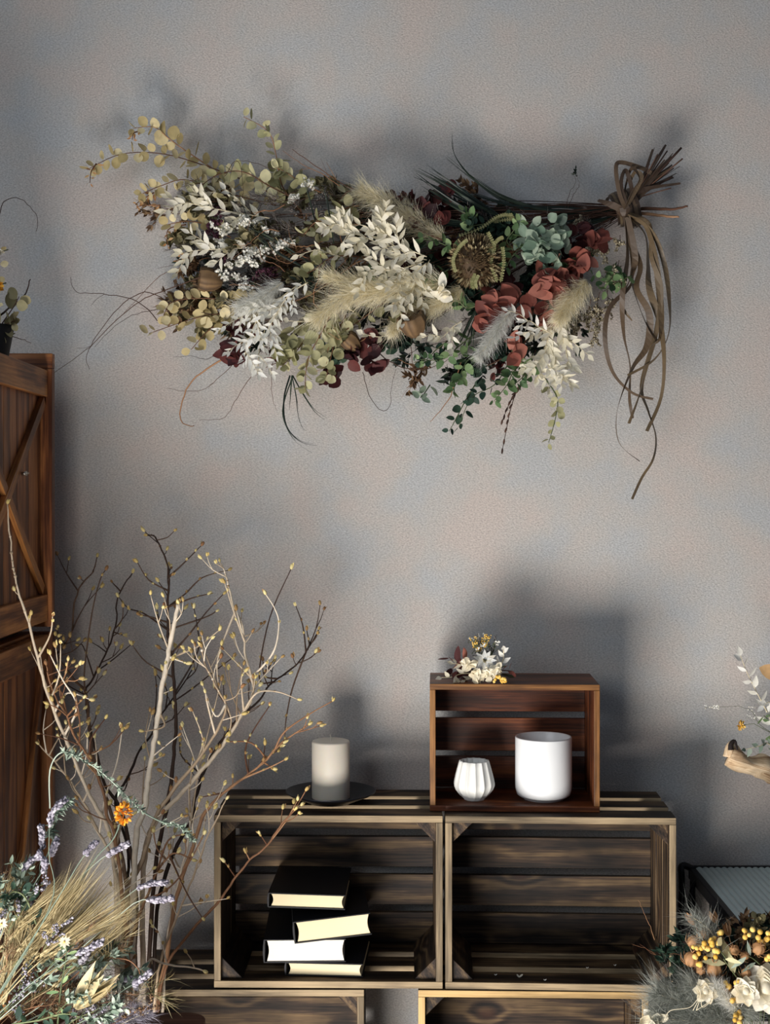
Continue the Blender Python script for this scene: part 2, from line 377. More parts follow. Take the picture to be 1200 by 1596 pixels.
# small red brown crate
def small_crate():
    W,Hh,D,T = .332,.25,.165,.0115
    yf = YC+2.575
    t = empty('wooden_box', (X_(802,2.575), yf, zt+.0008), 'small red brown wooden box standing open on the crates, holding white pots', 'box', None, math.radians(-2.2))
    h=W/2
    mm=[M['red'],M['red_edge']]
    q=MB(); q.box((-h,0,Hh-T),(h,D,Hh),0,1); q.build('top_board', mm, t, False, .0012)
    q=MB(); q.box((-h,0,0),(h,D,T),0,0); q.build('bottom_board', mm, t, False, .0012)
    for x0 in (-h,h-T):
        q=MB(); q.box((x0,0,T),(x0+T,D,Hh-T),2,1); q.build('side_board', mm, t, False, .0012)
    zz=[(T+.002,.078),(.09,.158),(.172,Hh-T-.002)]
    for a,b in zz:
        q=MB(); q.box((-h+T,D-.01,a),(h-T,D,b),0); q.build('back_slat', mm, t, False, .001)
    return yf, Hh
yfs, Hs = small_crate()

# ------------------------------------------------------------------ candle, plate, pots
yp = YC+2.668; cx = X_(515.5,2.668)
q = MB(); c = V(cx,yp,zt+.0008)
q.lathe([(0,0),(.05,0),(.054,.003),(.085,.016),(.091,.020),(.0915,.0215),(.089,.0215),(.07,.013),(.05,.007),(0,.0065)], c, 64)
tag(q.build('candle_plate', M['plate']), 'shallow black round plate under the pillar candle', 'plate')
ct = empty('pillar_candle', (cx,yp,zt+.0078), 'thick ivory pillar candle standing on the black plate', 'candle')
q = MB(); rr=.0385; hh=.116
q.lathe([(0,0),(rr-.001,0),(rr,.001),(rr,hh-.004),(rr-.0012,hh-.001),(rr-.004,hh),(.012,hh-.0015),(0,hh-.002)], V(0,0,0), 64); q.build('wax_body', M['wax'], ct)
q = MB(); q.tube(smooth([V(0,0,hh-.003),V(.0005,0,hh+.004),V(-.0015,0,hh+.012)],4), .0013,.0011,6); q.build('wick', M['wick'], ct)

zf = zt+.0115+.0015
q = MB(); c = V(X_(847,2.64), YC+2.64, zf); r=.0565; h=.124
q.lathe([(0,0),(.040,0),(.0405,.003),(.046,.004),(.053,.009),(r-.0008,.018),(r,.026),(r,h-.002),(r-.0008,h),(r-.0032,h),(r-.004,h-.002),(r-.004,.02),(.045,.008),(0,.007)], c, 72)
tag(q.build('ceramic_pot', M['white_gl']), 'tall plain white glossy cylinder pot in the red brown box', 'pot')
q = MB(); c = V(X_(739,2.63), YC+2.63, zf); k=14
def flute(a, z):
    f = 1-.11*abs(math.cos(a*k/2))**.7*min(1, z/.012+.15)
    return f if z > .001 else 1
def prof_in(r): return r
pr = [(0,0),(.020,0),(.0215,.003),(.030,.010),(.0385,.021),(.0415,.029),(.0415,.034),(.038,.050),(.033,.068),(.0305,.077),(.0295,.078),(.0275,.077)]
q.lathe(pr+[(.030,.06),(.036,.035),(.03,.015),(0,.008)], c, k*12, flute)
tag(q.build('fluted_vase', M['white_mt']), 'small white pleated bud vase in the red brown box', 'vase')

# ------------------------------------------------------------------ books
M['pages'] = None
def pages(name, col):
    m, t, n, l, b = nt(name); tc = n.new('ShaderNodeTexCoord'); mp = n.new('ShaderNodeMapping'); mp.inputs['Scale'].default_value=(3,3,900)
    no = n.new('ShaderNodeTexNoise'); no.inputs['Scale'].default_value=1; l.new(tc.outputs['Object'], mp.inputs[0]); l.new(mp.outputs[0], no.inputs['Vector'])
    mx = n.new('ShaderNodeMix'); mx.data_type='RGBA'; mx.inputs[6].default_value=tuple(x*.8 for x in col[:3])+(1,); mx.inputs[7].default_value=col
    l.new(no.outputs['Fac'], mx.inputs[0]); l.new(mx.outputs[2], b.inputs['Base Color']); b.inputs['Roughness'].default_value=.85; return m
M['pg_cream'] = pages('cream_pages', hexc(240,224,184)); M['pg_white'] = pages('white_pages', hexc(246,240,226))
def book(px0, px1, pt, z, D, depth, pitch, rz, mat, label, curve=.004, roll=0):
    """stack book, page ends to the viewer, spine to one side"""
    s = D/F; w=(px1-px0)*s; th=pt
    t = empty('book', (X_((px0+px1)/2,D), YC+D, z), label, 'book', 'black books stacked in the crate', rz); t.rotation_euler=(0,roll,rz)
    q=MB(); n=7; pts=[]
    for i in range(n+1):
        a=i/n; pts.append((-w/2+.004-curve*math.sin(math.pi*a)*-1+0, .0025+(th-.005)*a))
    for i in range(n+1):
        a=1-i/n; pts.append((w/2-.003-curve*math.sin(math.pi*a), .0025+(th-.005)*a))
    pts = pts[::-1]; q.prism(pts, 0, depth-.006); q.build('page_block', mat, t, False)
    q=MB(); q.box((-w/2,-.003,0),(w/2,depth,.0024),0); q.box((-w/2,-.003,th-.0024),(w/2,depth,th),0)
    q.prism([(-w/2-.0022-.002*math.sin(math.pi*i/6), th*i/6) for i in range(7)]+[(-w/2+.0002,th),(-w/2+.0002,0)], -.003, depth)
    q.build('cover', M['book'], t, False, .0006)
zcr = zb+.0135+.001
s_=D0/F
DB = 2.575
b = 0
book(446,566,.0265,zcr,DB,.21,0,math.radians(-4),M['pg_cream'],'lowest black book of the stack, cream page ends, lying on the crate floor')
book(413,539,.046,zcr+.0272,DB,.20,0,math.radians(1.5),M['pg_white'],'thickest book of the stack, white page block in black cover')
book(461,580,.043,zcr+.0745,DB-.004,.17,0,math.radians(5),M['pg_cream'],'black book in the stack tilted up to the right',roll=math.radians(-5.2))
book(419,538,.029,zcr+.1315,DB+.004,.19,0,math.radians(-2),M['pg_cream'],'topmost black book of the stack, cream page ends',roll=math.radians(1.4))

# ------------------------------------------------------------------ plant pieces
def tint_r(lo=0, hi=1): return R.uniform(lo, hi)
def stem(name, pts, mat, parent, r0=.0016, r1=.0007, sides=5):
    q=MB(); q.tube(pts, r0, r1, sides); return q.build(name, mat, parent)
def face_n(mix=.7): return (FRONT*mix+rv()*(1-mix*.5)).normalized()
def sprig_eu(pp, y0, y1, mat, parent, stem_m='twig_red', L=.019, n=14, t0=.1, name='eucalyptus_sprig', lab=None, mix=.55, shape='round', asp=.92):
    pts = smooth([P(a,b,y0+(y1-y0)*i/(len(pp)-1)) for i,(a,b) in enumerate(pp)],5)
    o = stem(name, pts, M[stem_m], parent)
    if lab: o['label']=lab
    q=MB()
    for i in range(n):
        t = t0+(1-t0)*(i+R.uniform(-.3,.3))/max(n-1,1); t=min(max(t,0),1); p,d = at(pts,t)
        sd = d.cross(FRONT).normalized()*(1 if i%2 else -1)
        dd = (sd*R.uniform(.5,1.1)+d*R.uniform(.1,.9)+rv()*.5+FRONT*R.uniform(-.3,.5)).normalized()
        l = L*R.uniform(.7,1.15)*(1-.35*t)
        b0 = p+dd*.003; q.leaf(b0, dd, face_n(mix), l, l*asp, shape, R.uniform(-.2,.3), R.uniform(.05,.35), tint_r(.15,1))
    q.build('leaves', M[mat], o); return o
def sprig_rus(pp, y0, y1, parent, mat='ruscus', n=11, L=.034, W=.0115, t0=.05, twigs=0, twl=.05, name='ruscus_sprig', lab=None, spread=.85):
    base = smooth([P(a,b,y0+(y1-y0)*i/(len(pp)-1)) for i,(a,b) in enumerate(pp)],5)
    o = stem(name, base, M['stem_ivory'], parent, .0013,.0006)
    if lab: o['label']=lab
    q=MB(); s=MB(); lines=[(base,n)]
    for k in range(twigs):
        p,d = at(base, .1+.8*(k+.5)/twigs); sd=d.cross(FRONT).normalized()*(1 if k%2 else -1)
        dd=(d*.8+sd*R.uniform(.5,.9)+FRONT*R.uniform(0,.5)).normalized(); l=twl*R.uniform(.8,1.2)
        e=smooth([p,p+dd*l*.5+rv()*.003,p+dd*l+V(0,0,-.006)],4); s=MB(); s.tube(e,.0008,.0005,4,.5); s.build('side_twig', M['stem_ivory'], o); lines.append((e, max(5,int(n*.6))))
    for pts,m in lines:
        for i in range(m):
            t=t0+(1-t0)*i/(m-1); p,d=at(pts,min(t,1)); sd=d.cross(FRONT).normalized()*(1 if i%2 else -1)
            k = 0 if i==m-1 else spread
            dd=(d+sd*k*R.uniform(.6,1.2)+rv()*.25+FRONT*R.uniform(-.1,.35)).normalized(); l=L*R.uniform(.75,1.15)*(1-.3*t)
            q.leaf(p, dd, face_n(.8), l, W*R.uniform(.85,1.15), 'lance', R.uniform(-.1,.25), .3, tint_r(.2,1))
    q.build('leaves', M[mat], o); return o
def plume(pp, y0, y1, parent, mat='pampas', w=.035, n=1500, hl=.03, name='pampas_plume', droop=V(0,0,-.2), lab=None, hw=.00028):
    pts = smooth([P(a,b,y0+(y1-y0)*i/(len(pp)-1)) for i,(a,b) in enumerate(pp)],5)
    o = stem(name, pts, M['stem_ivory'], parent, .0015,.0006)
    if lab: o['label']=lab
    q=MB()
    for i in range(int(n*1.5)):
        t=R.random()**.9; p,d=at(pts,t); pr = math.sin(math.pi*(.12+.8*t))**.6
        out=(rv()-d*0).normalized(); out=(out-d*out.dot(d)).normalized()
        a=p+out*w*.5*pr*R.random()*(.7+.5*noise.noise(p*40+out*2))
        dd=(d*R.uniform(.5,1.2)+out*R.uniform(.3,1)).normalized()
        q.hair(a,dd,hl*R.choice((.5,.7,.9,1.5))*R.uniform(.6,1.1)*(.5+.6*pr),hw*R.uniform(.7,1.4),(rv()*1.1+droop),R.random())
    q.build('fluff', M[mat], o); return o
def spray(p, d, L, parent, kind, name, stem_m, n=7, fl='dot', y=None, size=.0025, fm=None, density=1):
    """branched fine spray: stems + tiny flowers / needles"""
    q=MB(); f=MB(); main=smooth(wob([p,p+d*L*.35,p+d*L*.7,p+d*L],.004),3); q.tube(main,.0009,.0005,4)
    for k in range(n):
        b,dd=at(main,R.uniform(.15,.95)); e=(dd+rv()*.75).normalized(); l=L*R.uniform(.2,.5)
        sub=wob([b,b+e*l*.5,b+e*l],.003); q.tube(sub,.0005,.0003,3)
        m=int(R.randint(5,9)*density)
        for j in range(m):
            if fl=='dot':
                c=at(sub,R.uniform(.3,1))[0]+rv()*size*1.4; f.blob(c,size*R.uniform(.5,1.1),None,rings=3,seg=5)
            elif fl=='flower':
                c=at(sub,R.uniform(.5,1))[0]+rv()*size*2; nn=(FRONT+rv()*.8).normalized(); u=nn.orthogonal().normalized()
                for a in range(5):
                    g=Matrix.Rotation(a*1.2566,3,nn)@u; f.leaf(c,(g+nn*.2),nn,size*1.3,size*1.1,'round',.2,.1,seg=2)
            elif fl=='leaf':
                c,g=at(sub,R.uniform(.1,1)); f.leaf(c,(g+rv()*.9).normalized(),face_n(.5),size*4*R.uniform(.6,1.2),size*1.7,'lance',.2,.3,seg=3)
            elif fl=='oval':
                c,g=at(sub,R.uniform(.1,1)); f.leaf(c,(g+rv()*.9).normalized(),face_n(.5),size*4*R.uniform(.6,1.2),size*2.9,'round',.2,.3,seg=4)
            else:
                c,g=at(sub,R.uniform(0,1)); f.hair(c,(g+rv()*.8).normalized(),size*6*R.uniform(.5,1.2),.00035,rv()*.4,R.random())
    o=q.build(name, M[stem_m], parent)
    f.build({'dot':'seed_heads','flower':'blossoms','leaf':'leaves','oval':'leaves','hair':'needles'}[fl], M[kind], o); return o
def twig(pp, y0, y1, parent, mat='twig_red', r=.0013, name='twig', kids=0, wobble=.0012):
    pts=smooth([P(a,b,y0+(y1-y0)*i/(len(pp)-1)) for i,(a,b) in enumerate(pp)],5); pts=wob(pts,wobble)
    q=MB(); q.tube(pts,r,r*.4,5)
    for k in range(kids):
        p,d=at(pts,R.uniform(.2,.9)); e=(d+rv()*.8).normalized(); q.tube(wob([p,p+e*.02,p+e*.045],.003),r*.5,r*.25,4)
    return q.build(name, M[mat], parent)
def blades(fan, y0, y1, parent, w=.004, mat='blade', name='grass_blade', sub=5, spread=7):
    q=MB()
    for pp in fan:
        for k in range(sub):
            j=R.uniform(-spread,spread); e=R.uniform(.75,1.05); dy=R.uniform(-.02,.02); m=len(pp)
            pts=smooth([P(a+j*.4*i/(m-1),b+j*i/(m-1),y0+(y1-y0)*i/(m-1)+dy*i/(m-1)) for i,(a,b) in enumerate(pp)],5)
            pts=pts[:max(4,int(len(pts)*e))]
            q.strip(pts,w*R.uniform(.6,1.2),(FRONT+rv()*.6).normalized(),R.uniform(-1,1),None,(1,.8,.08))
    return q.build(name, M[mat], parent, solid=.0003)
def bunch_leaves(cpx, r, y, parent, mat, name, n=30, L=.03, W=.028, shape='round', stem_m='stem_green', lab=None, depth=.5, mix=.5):
    """mop-head cluster (hydrangea and broad leaves) on a short stem"""
    c=P(cpx[0],cpx[1],y); s=r/F*(y-YC)
    o=stem(name,[P(cpx[0]+12,cpx[1]-4,y+.05),c],M[stem_m],parent)
    if lab: o['label']=lab
    q=MB()
    for i in range(n):
        g=rv(); g.y=-abs(g.y)*depth*1.3; p=c+V(g.x*s,g.y*s,g.z*s)*R.uniform(.35,1)
        dd=(g*.6+rv()*.7).normalized(); nn=(g*.6+FRONT*mix+rv()*.3).normalized()
        q.leaf(p-dd*L*.3,dd,nn,L*R.uniform(.7,1.15),W*R.uniform(.75,1.1),shape,R.uniform(-.15,.3),.25)
    q.build('petals' if 'hydrangea' in name else 'leaves',M[mat],o); return o

# ------------------------------------------------------------------ the big swag on the wall
tie=(972,328); TY=-.075
sw = thing_at('flower_swag', P(972,328,-.0), 'large dried flower swag tied with brown raffia, hanging sideways on the wall', 'flower swag')
CL=[(960,352,22),(930,375,45),(900,405,75),(850,430,100),(780,428,122),(700,430,128),(600,428,125),(500,415,122),(420,408,125),(340,402,105),(285,395,70)]
def body(x):
    for (a,b) in zip(CL,CL[1:]):
        if b[0] <= x <= a[0]:
            t=(a[0]-x)/(a[0]-b[0]); return a[1]+(b[1]-a[1])*t, a[2]+(b[2]-a[2])*t
    return CL[-1][1:]
def hang(parent=sw):
    q=MB(); q.tube([P(972,322,.004),P(972,322,-.03),P(972,316,-.034)],.0016,.0016,8); q.build('hook', M['steel'], sw)
hang()
# core stems fanning from the tie
q=MB()
for i in range(70):
    x=R.uniform(300,820); c,h=body(x); yy=c+R.uniform(-.8,.8)*h
    p0=P(tie[0]+R.uniform(-6,6),tie[1]+R.uniform(-8,8),TY+R.uniform(-.012,.012)); p2=P(x,yy,R.uniform(-.10,-.03))
    m=p0.lerp(p2,.35); m.z+=.01
    q.tube(smooth([p0,m,p2],5),.0012,.0008,4)
o=q.build('bundled_stems', M['twig_dk'], sw); o['kind']='stuff'
# filler sprays
def fill(n, xr, kinds, yr=(-.04,-.12), Lr=(.06,.11), hs=.95):
    for i in range(n):
        x=R.uniform(*xr); c,h=body(x); yy=c+R.uniform(-hs,hs)*h
        kind,name,sm,fl,size,den=R.choice(kinds)
        y=R.uniform(*yr); p=P(x+18,yy,y); d=P(x,yy,y)-P(tie[0],tie[1]+10,TY); d=(d.normalized()*1.0+rv()*.45); d.y*=.6
        spray(p,d.normalized(),R.uniform(*Lr),sw,kind,name,sm,R.randint(7,11),fl,size=size,density=den)
K_dark=('blade','dark_foliage_sprig','twig_dk','leaf',.0048,1.6); K_dkg=('dkgreen','small_leaf_sprig','twig_dk','oval',.0048,1.5)
K_br=('brownfill','brown_dried_sprig','twig_red','leaf',.0042,1.5); K_ol=('olivefill','olive_dried_sprig','twig_dk','oval',.0042,1.6)
K_gr=('greyfill','fine_heather_sprig','twig_dk','hair',.0032,2.6); K_pu=('purple','purple_statice_sprig','twig_dk','dot',.0028,1.8)
K_wh=('whitefl','white_statice_sprig','stem_green','flower',.0024,1.2); K_dot=('greyfill','seed_spray','twig_dk','dot',.0018,2)
K_mar=('maroon','maroon_leaf_sprig','twig_dk','oval',.0055,1.2); K_grn=('green','green_leaf_sprig','stem_green','oval',.0042,1.2)
fill(46,(560,900),[K_dark,K_dkg,K_dkg,K_mar,K_dark,K_br],(-.03,-.085))
fill(50,(290,600),[K_ol,K_br,K_gr,K_dark,K_ol],(-.03,-.08))
fill(26,(300,560),[K_gr,K_dot,K_br,K_gr,K_ol],(-.08,-.12),(.05,.1))
fill(20,(600,930),[K_dkg,K_dark,K_grn,K_mar,K_gr],(-.08,-.12),(.05,.09))
fill(10,(640,860),[K_dkg,K_br,K_dark,K_gr],(-.04,-.09),(.05,.08),1.0)
fill(16,(290,480),[K_ol,K_br,K_gr,K_ol],(-.04,-.09),(.05,.09),1.0)
# purple and white statice patches
def patch(cx,cy,r,n,kind,y=-.13,L=.05):
    kd,name,sm,fl,size,den=kind
    for i in range(n):
        a=R.uniform(0,6.28); rr=r*math.sqrt(R.random()); x=cx+rr*math.cos(a); z=cy+rr*math.sin(a)*.8
        d=P(x,z,y)-P(tie[0],tie[1],TY); d.y=0; d=(d.normalized()+rv()*.5).normalized()
        spray(P(x+14,z,y+.01),d,L*R.uniform(.7,1.2),sw,kd,name,sm,7,fl,size=size,density=den)
patch(345,355,22,3,K_pu,-.12,.035); patch(430,430,35,4,K_pu,-.13,.045); patch(370,420,40,2,K_pu,-.11,.04)
patch(385,385,48,9,K_wh,-.14,.045); patch(375,430,40,6,K_wh,-.14,.04); patch(440,360,45,4,K_wh,-.13,.045); patch(470,300,22,2,K_wh,-.1,.035)
patch(440,400,60,7,K_gr,-.13,.08); patch(480,330,55,6,K_gr,-.11,.09); patch(700,490,40,4,K_gr,-.13,.04)
patch(945,375,18,7,('tanstat','seed_spray','twig_dk','dot',.0024,1.8),-.13,.035); patch(940,420,22,5,('tanstat','seed_spray','twig_dk','dot',.0022,1.8),-.14,.035); patch(930,470,26,6,('tanstat','seed_spray','twig_dk','dot',.0022,2.2),-.12,.045); patch(905,490,22,4,('tanstat','seed_spray','twig_dk','dot',.0022,2.2),-.12,.05)
patch(895,340,14,3,('tanstat','seed_spray','twig_dk','dot',.0024,1.6),-.10,.03)
# cream eucalyptus, upper left sprays
E=[([(470,330),(400,290),(330,262),(255,240),(190,240),(140,262)],-.05,-.09,'euc_cream',30),
   ([(330,262),(285,232),(262,215),(240,198),(208,200)],-.05,-.10,'euc_cream',13),
   ([(470,330),(440,290),(430,240),(418,205),(380,182)],-.05,-.09,'euc_olive',17),
   ([(430,320),(350,300),(290,280),(250,290),(222,302)],-.07,-.11,'euc_cream',22),
   ([(460,310),(420,290),(380,268),(340,272),(300,300)],-.08,-.12,'euc_olive',20),
   ([(500,300),(470,285),(445,268),(432,262)],-.07,-.10,'euc_olive',14),
   ([(360,370),(320,350),(290,345),(262,350)],-.09,-.12,'euc_cream',10),
   ([(420,470),(370,470),(320,465),(270,470),(255,492)],-.10,-.14,'euc_cream',24),
   ([(420,480),(370,490),(330,490),(290,500),(232,520)],-.09,-.13,'euc_cream',22),
   ([(380,490),(350,500),(325,515),(298,545)],-.10,-.13,'euc_cream',12),
   ([(560,350),(530,350),(495,345),(475,365)],-.12,-.16,'euc_olive',14),
   ([(560,400),(520,400),(490,420),(470,430)],-.12,-.15,'euc_olive',14),
   ([(560,320),(530,330),(500,370),(500,400)],-.10,-.14,'euc_olive',14),
   ([(500,480),(480,520),(460,550),(440,570)],-.11,-.15,'euc_olive',18),
   ([(520,480),(500,520),(480,560),(475,605)],-.12,-.16,'euc_olive',22),
   ([(540,490),(525,520),(515,560),(508,590)],-.12,-.16,'euc_olive',22),
   ([(470,500),(450,530),(440,555),(430,560)],-.11,-.15,'euc_olive',14),
   ([(600,470),(560,500),(530,520),(515,525)],-.12,-.15,'euc_olive',14),
   ([(690,420),(670,445),(650,480),(620,500)],-.13,-.17,'euc_olive',12),
   ([(520,330),(540,300),(560,300),(580,310)],-.08,-.10,'euc_olive',8)]
for pp,a,b,m,n in E: sprig_eu(pp,a,b,m,sw,n=int(n*1.2),L=.0295)
for pp in ([(240,300),(220,312),(212,318)],[(290,350),(262,358),(262,385)],[(150,255),(142,268),(140,285)],[(250,320),(228,320),(214,322)],[(300,395),(285,400),(275,408)],[(215,205),(208,208),(206,218)]):
    sprig_eu(pp,-.10,-.12,'euc_orange',sw,n=9,L=.014,t0=0,lab='orange shrivelled leaf tip',shape='lance',asp=.5)
# ruscus
RU=[([(420,340),(360,330),(310,320),(262,308)],-.12,-.15,'ruscus',15,.036,3),
    ([(400,385),(350,388),(310,390),(280,395)],-.13,-.16,'ruscus',13,.036,3),
    ([(390,330),(370,310),(350,295),(330,300)],-.11,-.13,'ruscus',9,.03,0),
    ([(470,440),(430,470),(400,500),(385,540),(380,565)],-.14,-.17,'ruscus_cool',17,.034,5),
    ([(450,470),(420,500),(405,540),(402,578)],-.14,-.17,'ruscus_cool',14,.032,3),
    ([(430,460),(400,470),(380,490),(372,512)],-.13,-.16,'ruscus_cool',12,.032,2),
    ([(480,440),(450,460),(425,500),(410,530)],-.15,-.18,'ruscus_cool',14,.03,3),
    ([(665,405),(620,395),(575,372),(540,360),(525,345)],-.16,-.20,'ruscus',17,.036,5),
    ([(665,400),(630,385),(600,360),(590,335)],-.17,-.20,'ruscus',14,.036,4),
    ([(660,408),(620,420),(585,420),(565,425)],-.17,-.20,'ruscus',13,.036,3),
    ([(665,410),(640,430),(620,455),(612,480)],-.17,-.20,'ruscus',13,.036,3),
    ([(670,405),(650,440),(640,455),(636,480)],-.16,-.20,'ruscus',10,.036,2),
    ([(640,400),(610,380),(560,350),(530,385)],-.16,-.19,'ruscus',12,.03,2),
    ([(560,490),(530,480),(490,500),(450,500)],-.12,-.15,'ruscus',8,.026,0),
    ([(880,480),(860,510),(850,550),(862,592)],-.15,-.18,'ruscus',19,.034,5),
    ([(870,490),(880,530),(885,560),(895,575)],-.15,-.18,'ruscus',14,.032,2),
    ([(860,520),(840,510),(825,500),(810,508)],-.17,-.20,'ruscus_cool',10,.034,2),
    ([(870,500),(850,540),(840,570),(838,590)],-.14,-.17,'ruscus',13,.032,3),
    ([(720,500),(705,510),(690,525),(675,530)],-.15,-.18,'ruscus',9,.03,2),
    ([(640,510),(610,520),(590,525),(565,520)],-.12,-.15,'ruscus',8,.024,0),
    ([(530,400),(505,392),(490,390),(465,398)],-.13,-.16,'ruscus',8,.026,0)]
for pp,a,b,m,n,L,tw in RU: sprig_rus(pp,a,b,sw,m,n,L*(.88 if m=='ruscus_cool' else .95),.0082 if m=='ruscus_cool' else .0112,twigs=tw)
# plumes
PL=[([(690,370),(650,345),(610,320),(560,295)],-.08,-.10,'pampas',.055,2600,.035),
    ([(690,440),(640,445),(590,455),(540,462),(490,500)],-.14,-.18,'pampas',.055,3200,.036),
    ([(600,455),(560,440),(535,438),(505,430)],-.14,-.16,'pampas',.035,1100,.026),
    ([(720,450),(700,465),(670,480),(640,490)],-.13,-.15,'pampas',.045,2200,.022),
    ([(640,490),(625,500),(615,510),(610,520)],-.13,-.15,'pampas',.03,700,.022),
    ([(800,480),(785,500),(768,525),(745,558)],-.16,-.19,'pampas_w',.034,2200,.020),
    ([(915,440),(900,455),(885,475),(870,500)],-.14,-.17,'pampas',.05,2600,.024),
    ([(440,440),(420,455),(400,470),(370,480)],-.11,-.14,'pampas_w',.04,1300,.03)]
for pp,a,b,m,w,n,hl in PL: plume(pp,a-.025,b-.025,sw,m,w,n,hl)
# green pieces
G=[([(720,400),(700,385),(675,375),(655,372)],-.14,'green',13),([(700,420),(685,430),(675,450),(668,440)],-.14,'green',11),
   ([(800,390),(790,375),(800,360),(810,345)],-.13,'green',11),([(840,380),(815,385),(798,400),(790,415)],-.15,'green',9),
   ([(740,360),(735,345),(730,335),(720,330)],-.13,'green',8),([(760,470),(730,480),(715,470),(700,465)],-.15,'green',10),
   ([(740,520),(715,540),(690,560),(655,560)],-.13,'green',20),([(760,540),(730,560),(715,590),(705,610)],-.13,'green',18),
   ([(800,540),(790,570),(770,600),(735,620),(715,665)],-.14,'dkgreen',18),([(820,560),(800,580),(790,600),(770,625)],-.15,'green',18),
   ([(830,550),(825,575),(812,590),(800,600)],-.15,'green',16),([(740,600),(725,625),(712,650),(700,672)],-.15,'dkgreen',8),
   ([(700,530),(680,545),(665,560),(645,565)],-.13,'dkgreen',14),([(670,600),(660,615),(655,620)],-.12,'mint',6),
   ([(960,410),(955,430),(945,440),(925,430)],-.14,'green',14),([(985,430),(970,435),(955,445),(940,455)],-.13,'green',12),
   ([(790,330),(770,345),(750,350),(735,352)],-.12,'dkgreen',10),([(690,360),(665,350),(650,340),(640,320)],-.10,'maroon',10)]
for pp,y,m,n in G: sprig_eu(pp,y,y-.03,m,sw,'stem_green',L=.026,n=n,name='leafy_green_sprig' if m!='maroon' else 'maroon_leaf_branch',mix=.6,asp=.72,shape='heart')
sprig_eu([(850,590),(868,620),(866,650),(855,690)],-.12,-.14,'euc_olive',sw,'stem_green',L=.02,n=15,mix=.5)
bunch_leaves((845,375),44,-.15,sw,'mint','hydrangea_head',64,.028,.023,'heart',lab='pale blue green hydrangea')
bunch_leaves((850,395),30,-.17,sw,'mint','hydrangea_head',30,.026,.022,'heart',lab='pale blue green hydrangea')
bunch_leaves((640,435),16,-.17,sw,'creamfl','hydrangea_head',10,.026,.022,'heart'); bunch_leaves((692,455),15,-.19,sw,'creamfl','hydrangea_head',10,.028,.02,'heart')
bunch_leaves((450,545),14,-.16,sw,'euc_olive','hydrangea_head',14,.024,.022,'heart')
# rust and maroon leaf clusters
for c,r,n,y in (((905,415),26,13,-.15),((870,435),34,15,-.16),((845,445),22,9,-.17),((770,475),24,13,-.17),((760,495),16,7,-.16),((848,490),18,7,-.15),((797,545),16,6,-.17),((930,385),16,6,-.13),((815,465),26,7,-.14)):
    bunch_leaves(c,r,y,sw,'rust','rust_leaf_cluster',n,.042,.033,'heart',stem_m='twig_dk',mix=.8)
for c,r,n,y in (((365,545),16,8,-.15),((368,560),10,5,-.15),((580,570),18,8,-.14),((518,588),15,7,-.13),((548,550),26,13,-.12),((590,530),20,9,-.12),((700,300),16,6,-.09),((665,320),16,6,-.09),((685,345),14,5,-.11),((365,510),14,5,-.10),((430,560),12,4,-.10),((660,335),14,5,-.11),((385,510),12,5,-.11),((900,365),26,9,-.11),((790,450),22,8,-.12)):
    bunch_leaves(c,r,y,sw,'maroon','maroon_leaf_cluster',n,.036,.028,'heart',stem_m='twig_dk',mix=.8)
# dark grass blades
blades([[(960,330),(880,332),(800,320),(740,280),(708,240),(705,205)],[(960,326),(870,330),(790,310),(735,275),(692,240)],[(955,332),(880,322),(800,318),(740,300),(718,290)]],-.08,-.07,sw,.0045,sub=5,spread=8,name='long_grass_blades')
blades([[(800,350),(740,320),(690,290),(640,266)],[(800,355),(730,330),(680,300),(650,280)],[(790,345),(730,305),(690,280),(660,262)],[(780,360),(720,350),(670,345),(650,350)]],-.09,-.11,sw,.0055,sub=9,spread=16,name='dark_grass_tuft')
blades([[(960,340),(900,345),(860,350),(840,352)],[(965,335),(930,345),(880,360),(850,372)]],-.08,-.09,sw,.004,sub=6,spread=8,name='dark_grass_tuft')
blades([[(452,585),(442,620),(445,660),(468,685),(505,690)],[(455,585),(462,620),(468,660),(490,690)],[(456,585),(470,610),(490,640),(512,657)],[(455,585),(452,620),(450,640)],[(455,590),(440,640),(455,680),(485,702)]],-.12,-.12,sw,.0032,sub=2,spread=6,name='drooping_grass_tuft')
blades([[(500,420),(440,380),(380,340),(345,270)],[(480,420),(430,390),(390,350),(370,290)],[(460,400),(420,370),(380,350),(350,320)],[(500,380),(490,340),(480,300),(470,270)],[(520,380),(515,340),(510,310),(500,285)]],-.13,-.14,sw,.0022,sub=5,spread=18,name='fine_grass_blades')
blades([[(780,440),(745,480),(720,530),(700,560)],[(770,430),(740,500),(735,540)],[(770,400),(700,450),(650,520),(645,545)]],-.12,-.14,sw,.005,sub=6,spread=14,name='dark_grass_tuft')
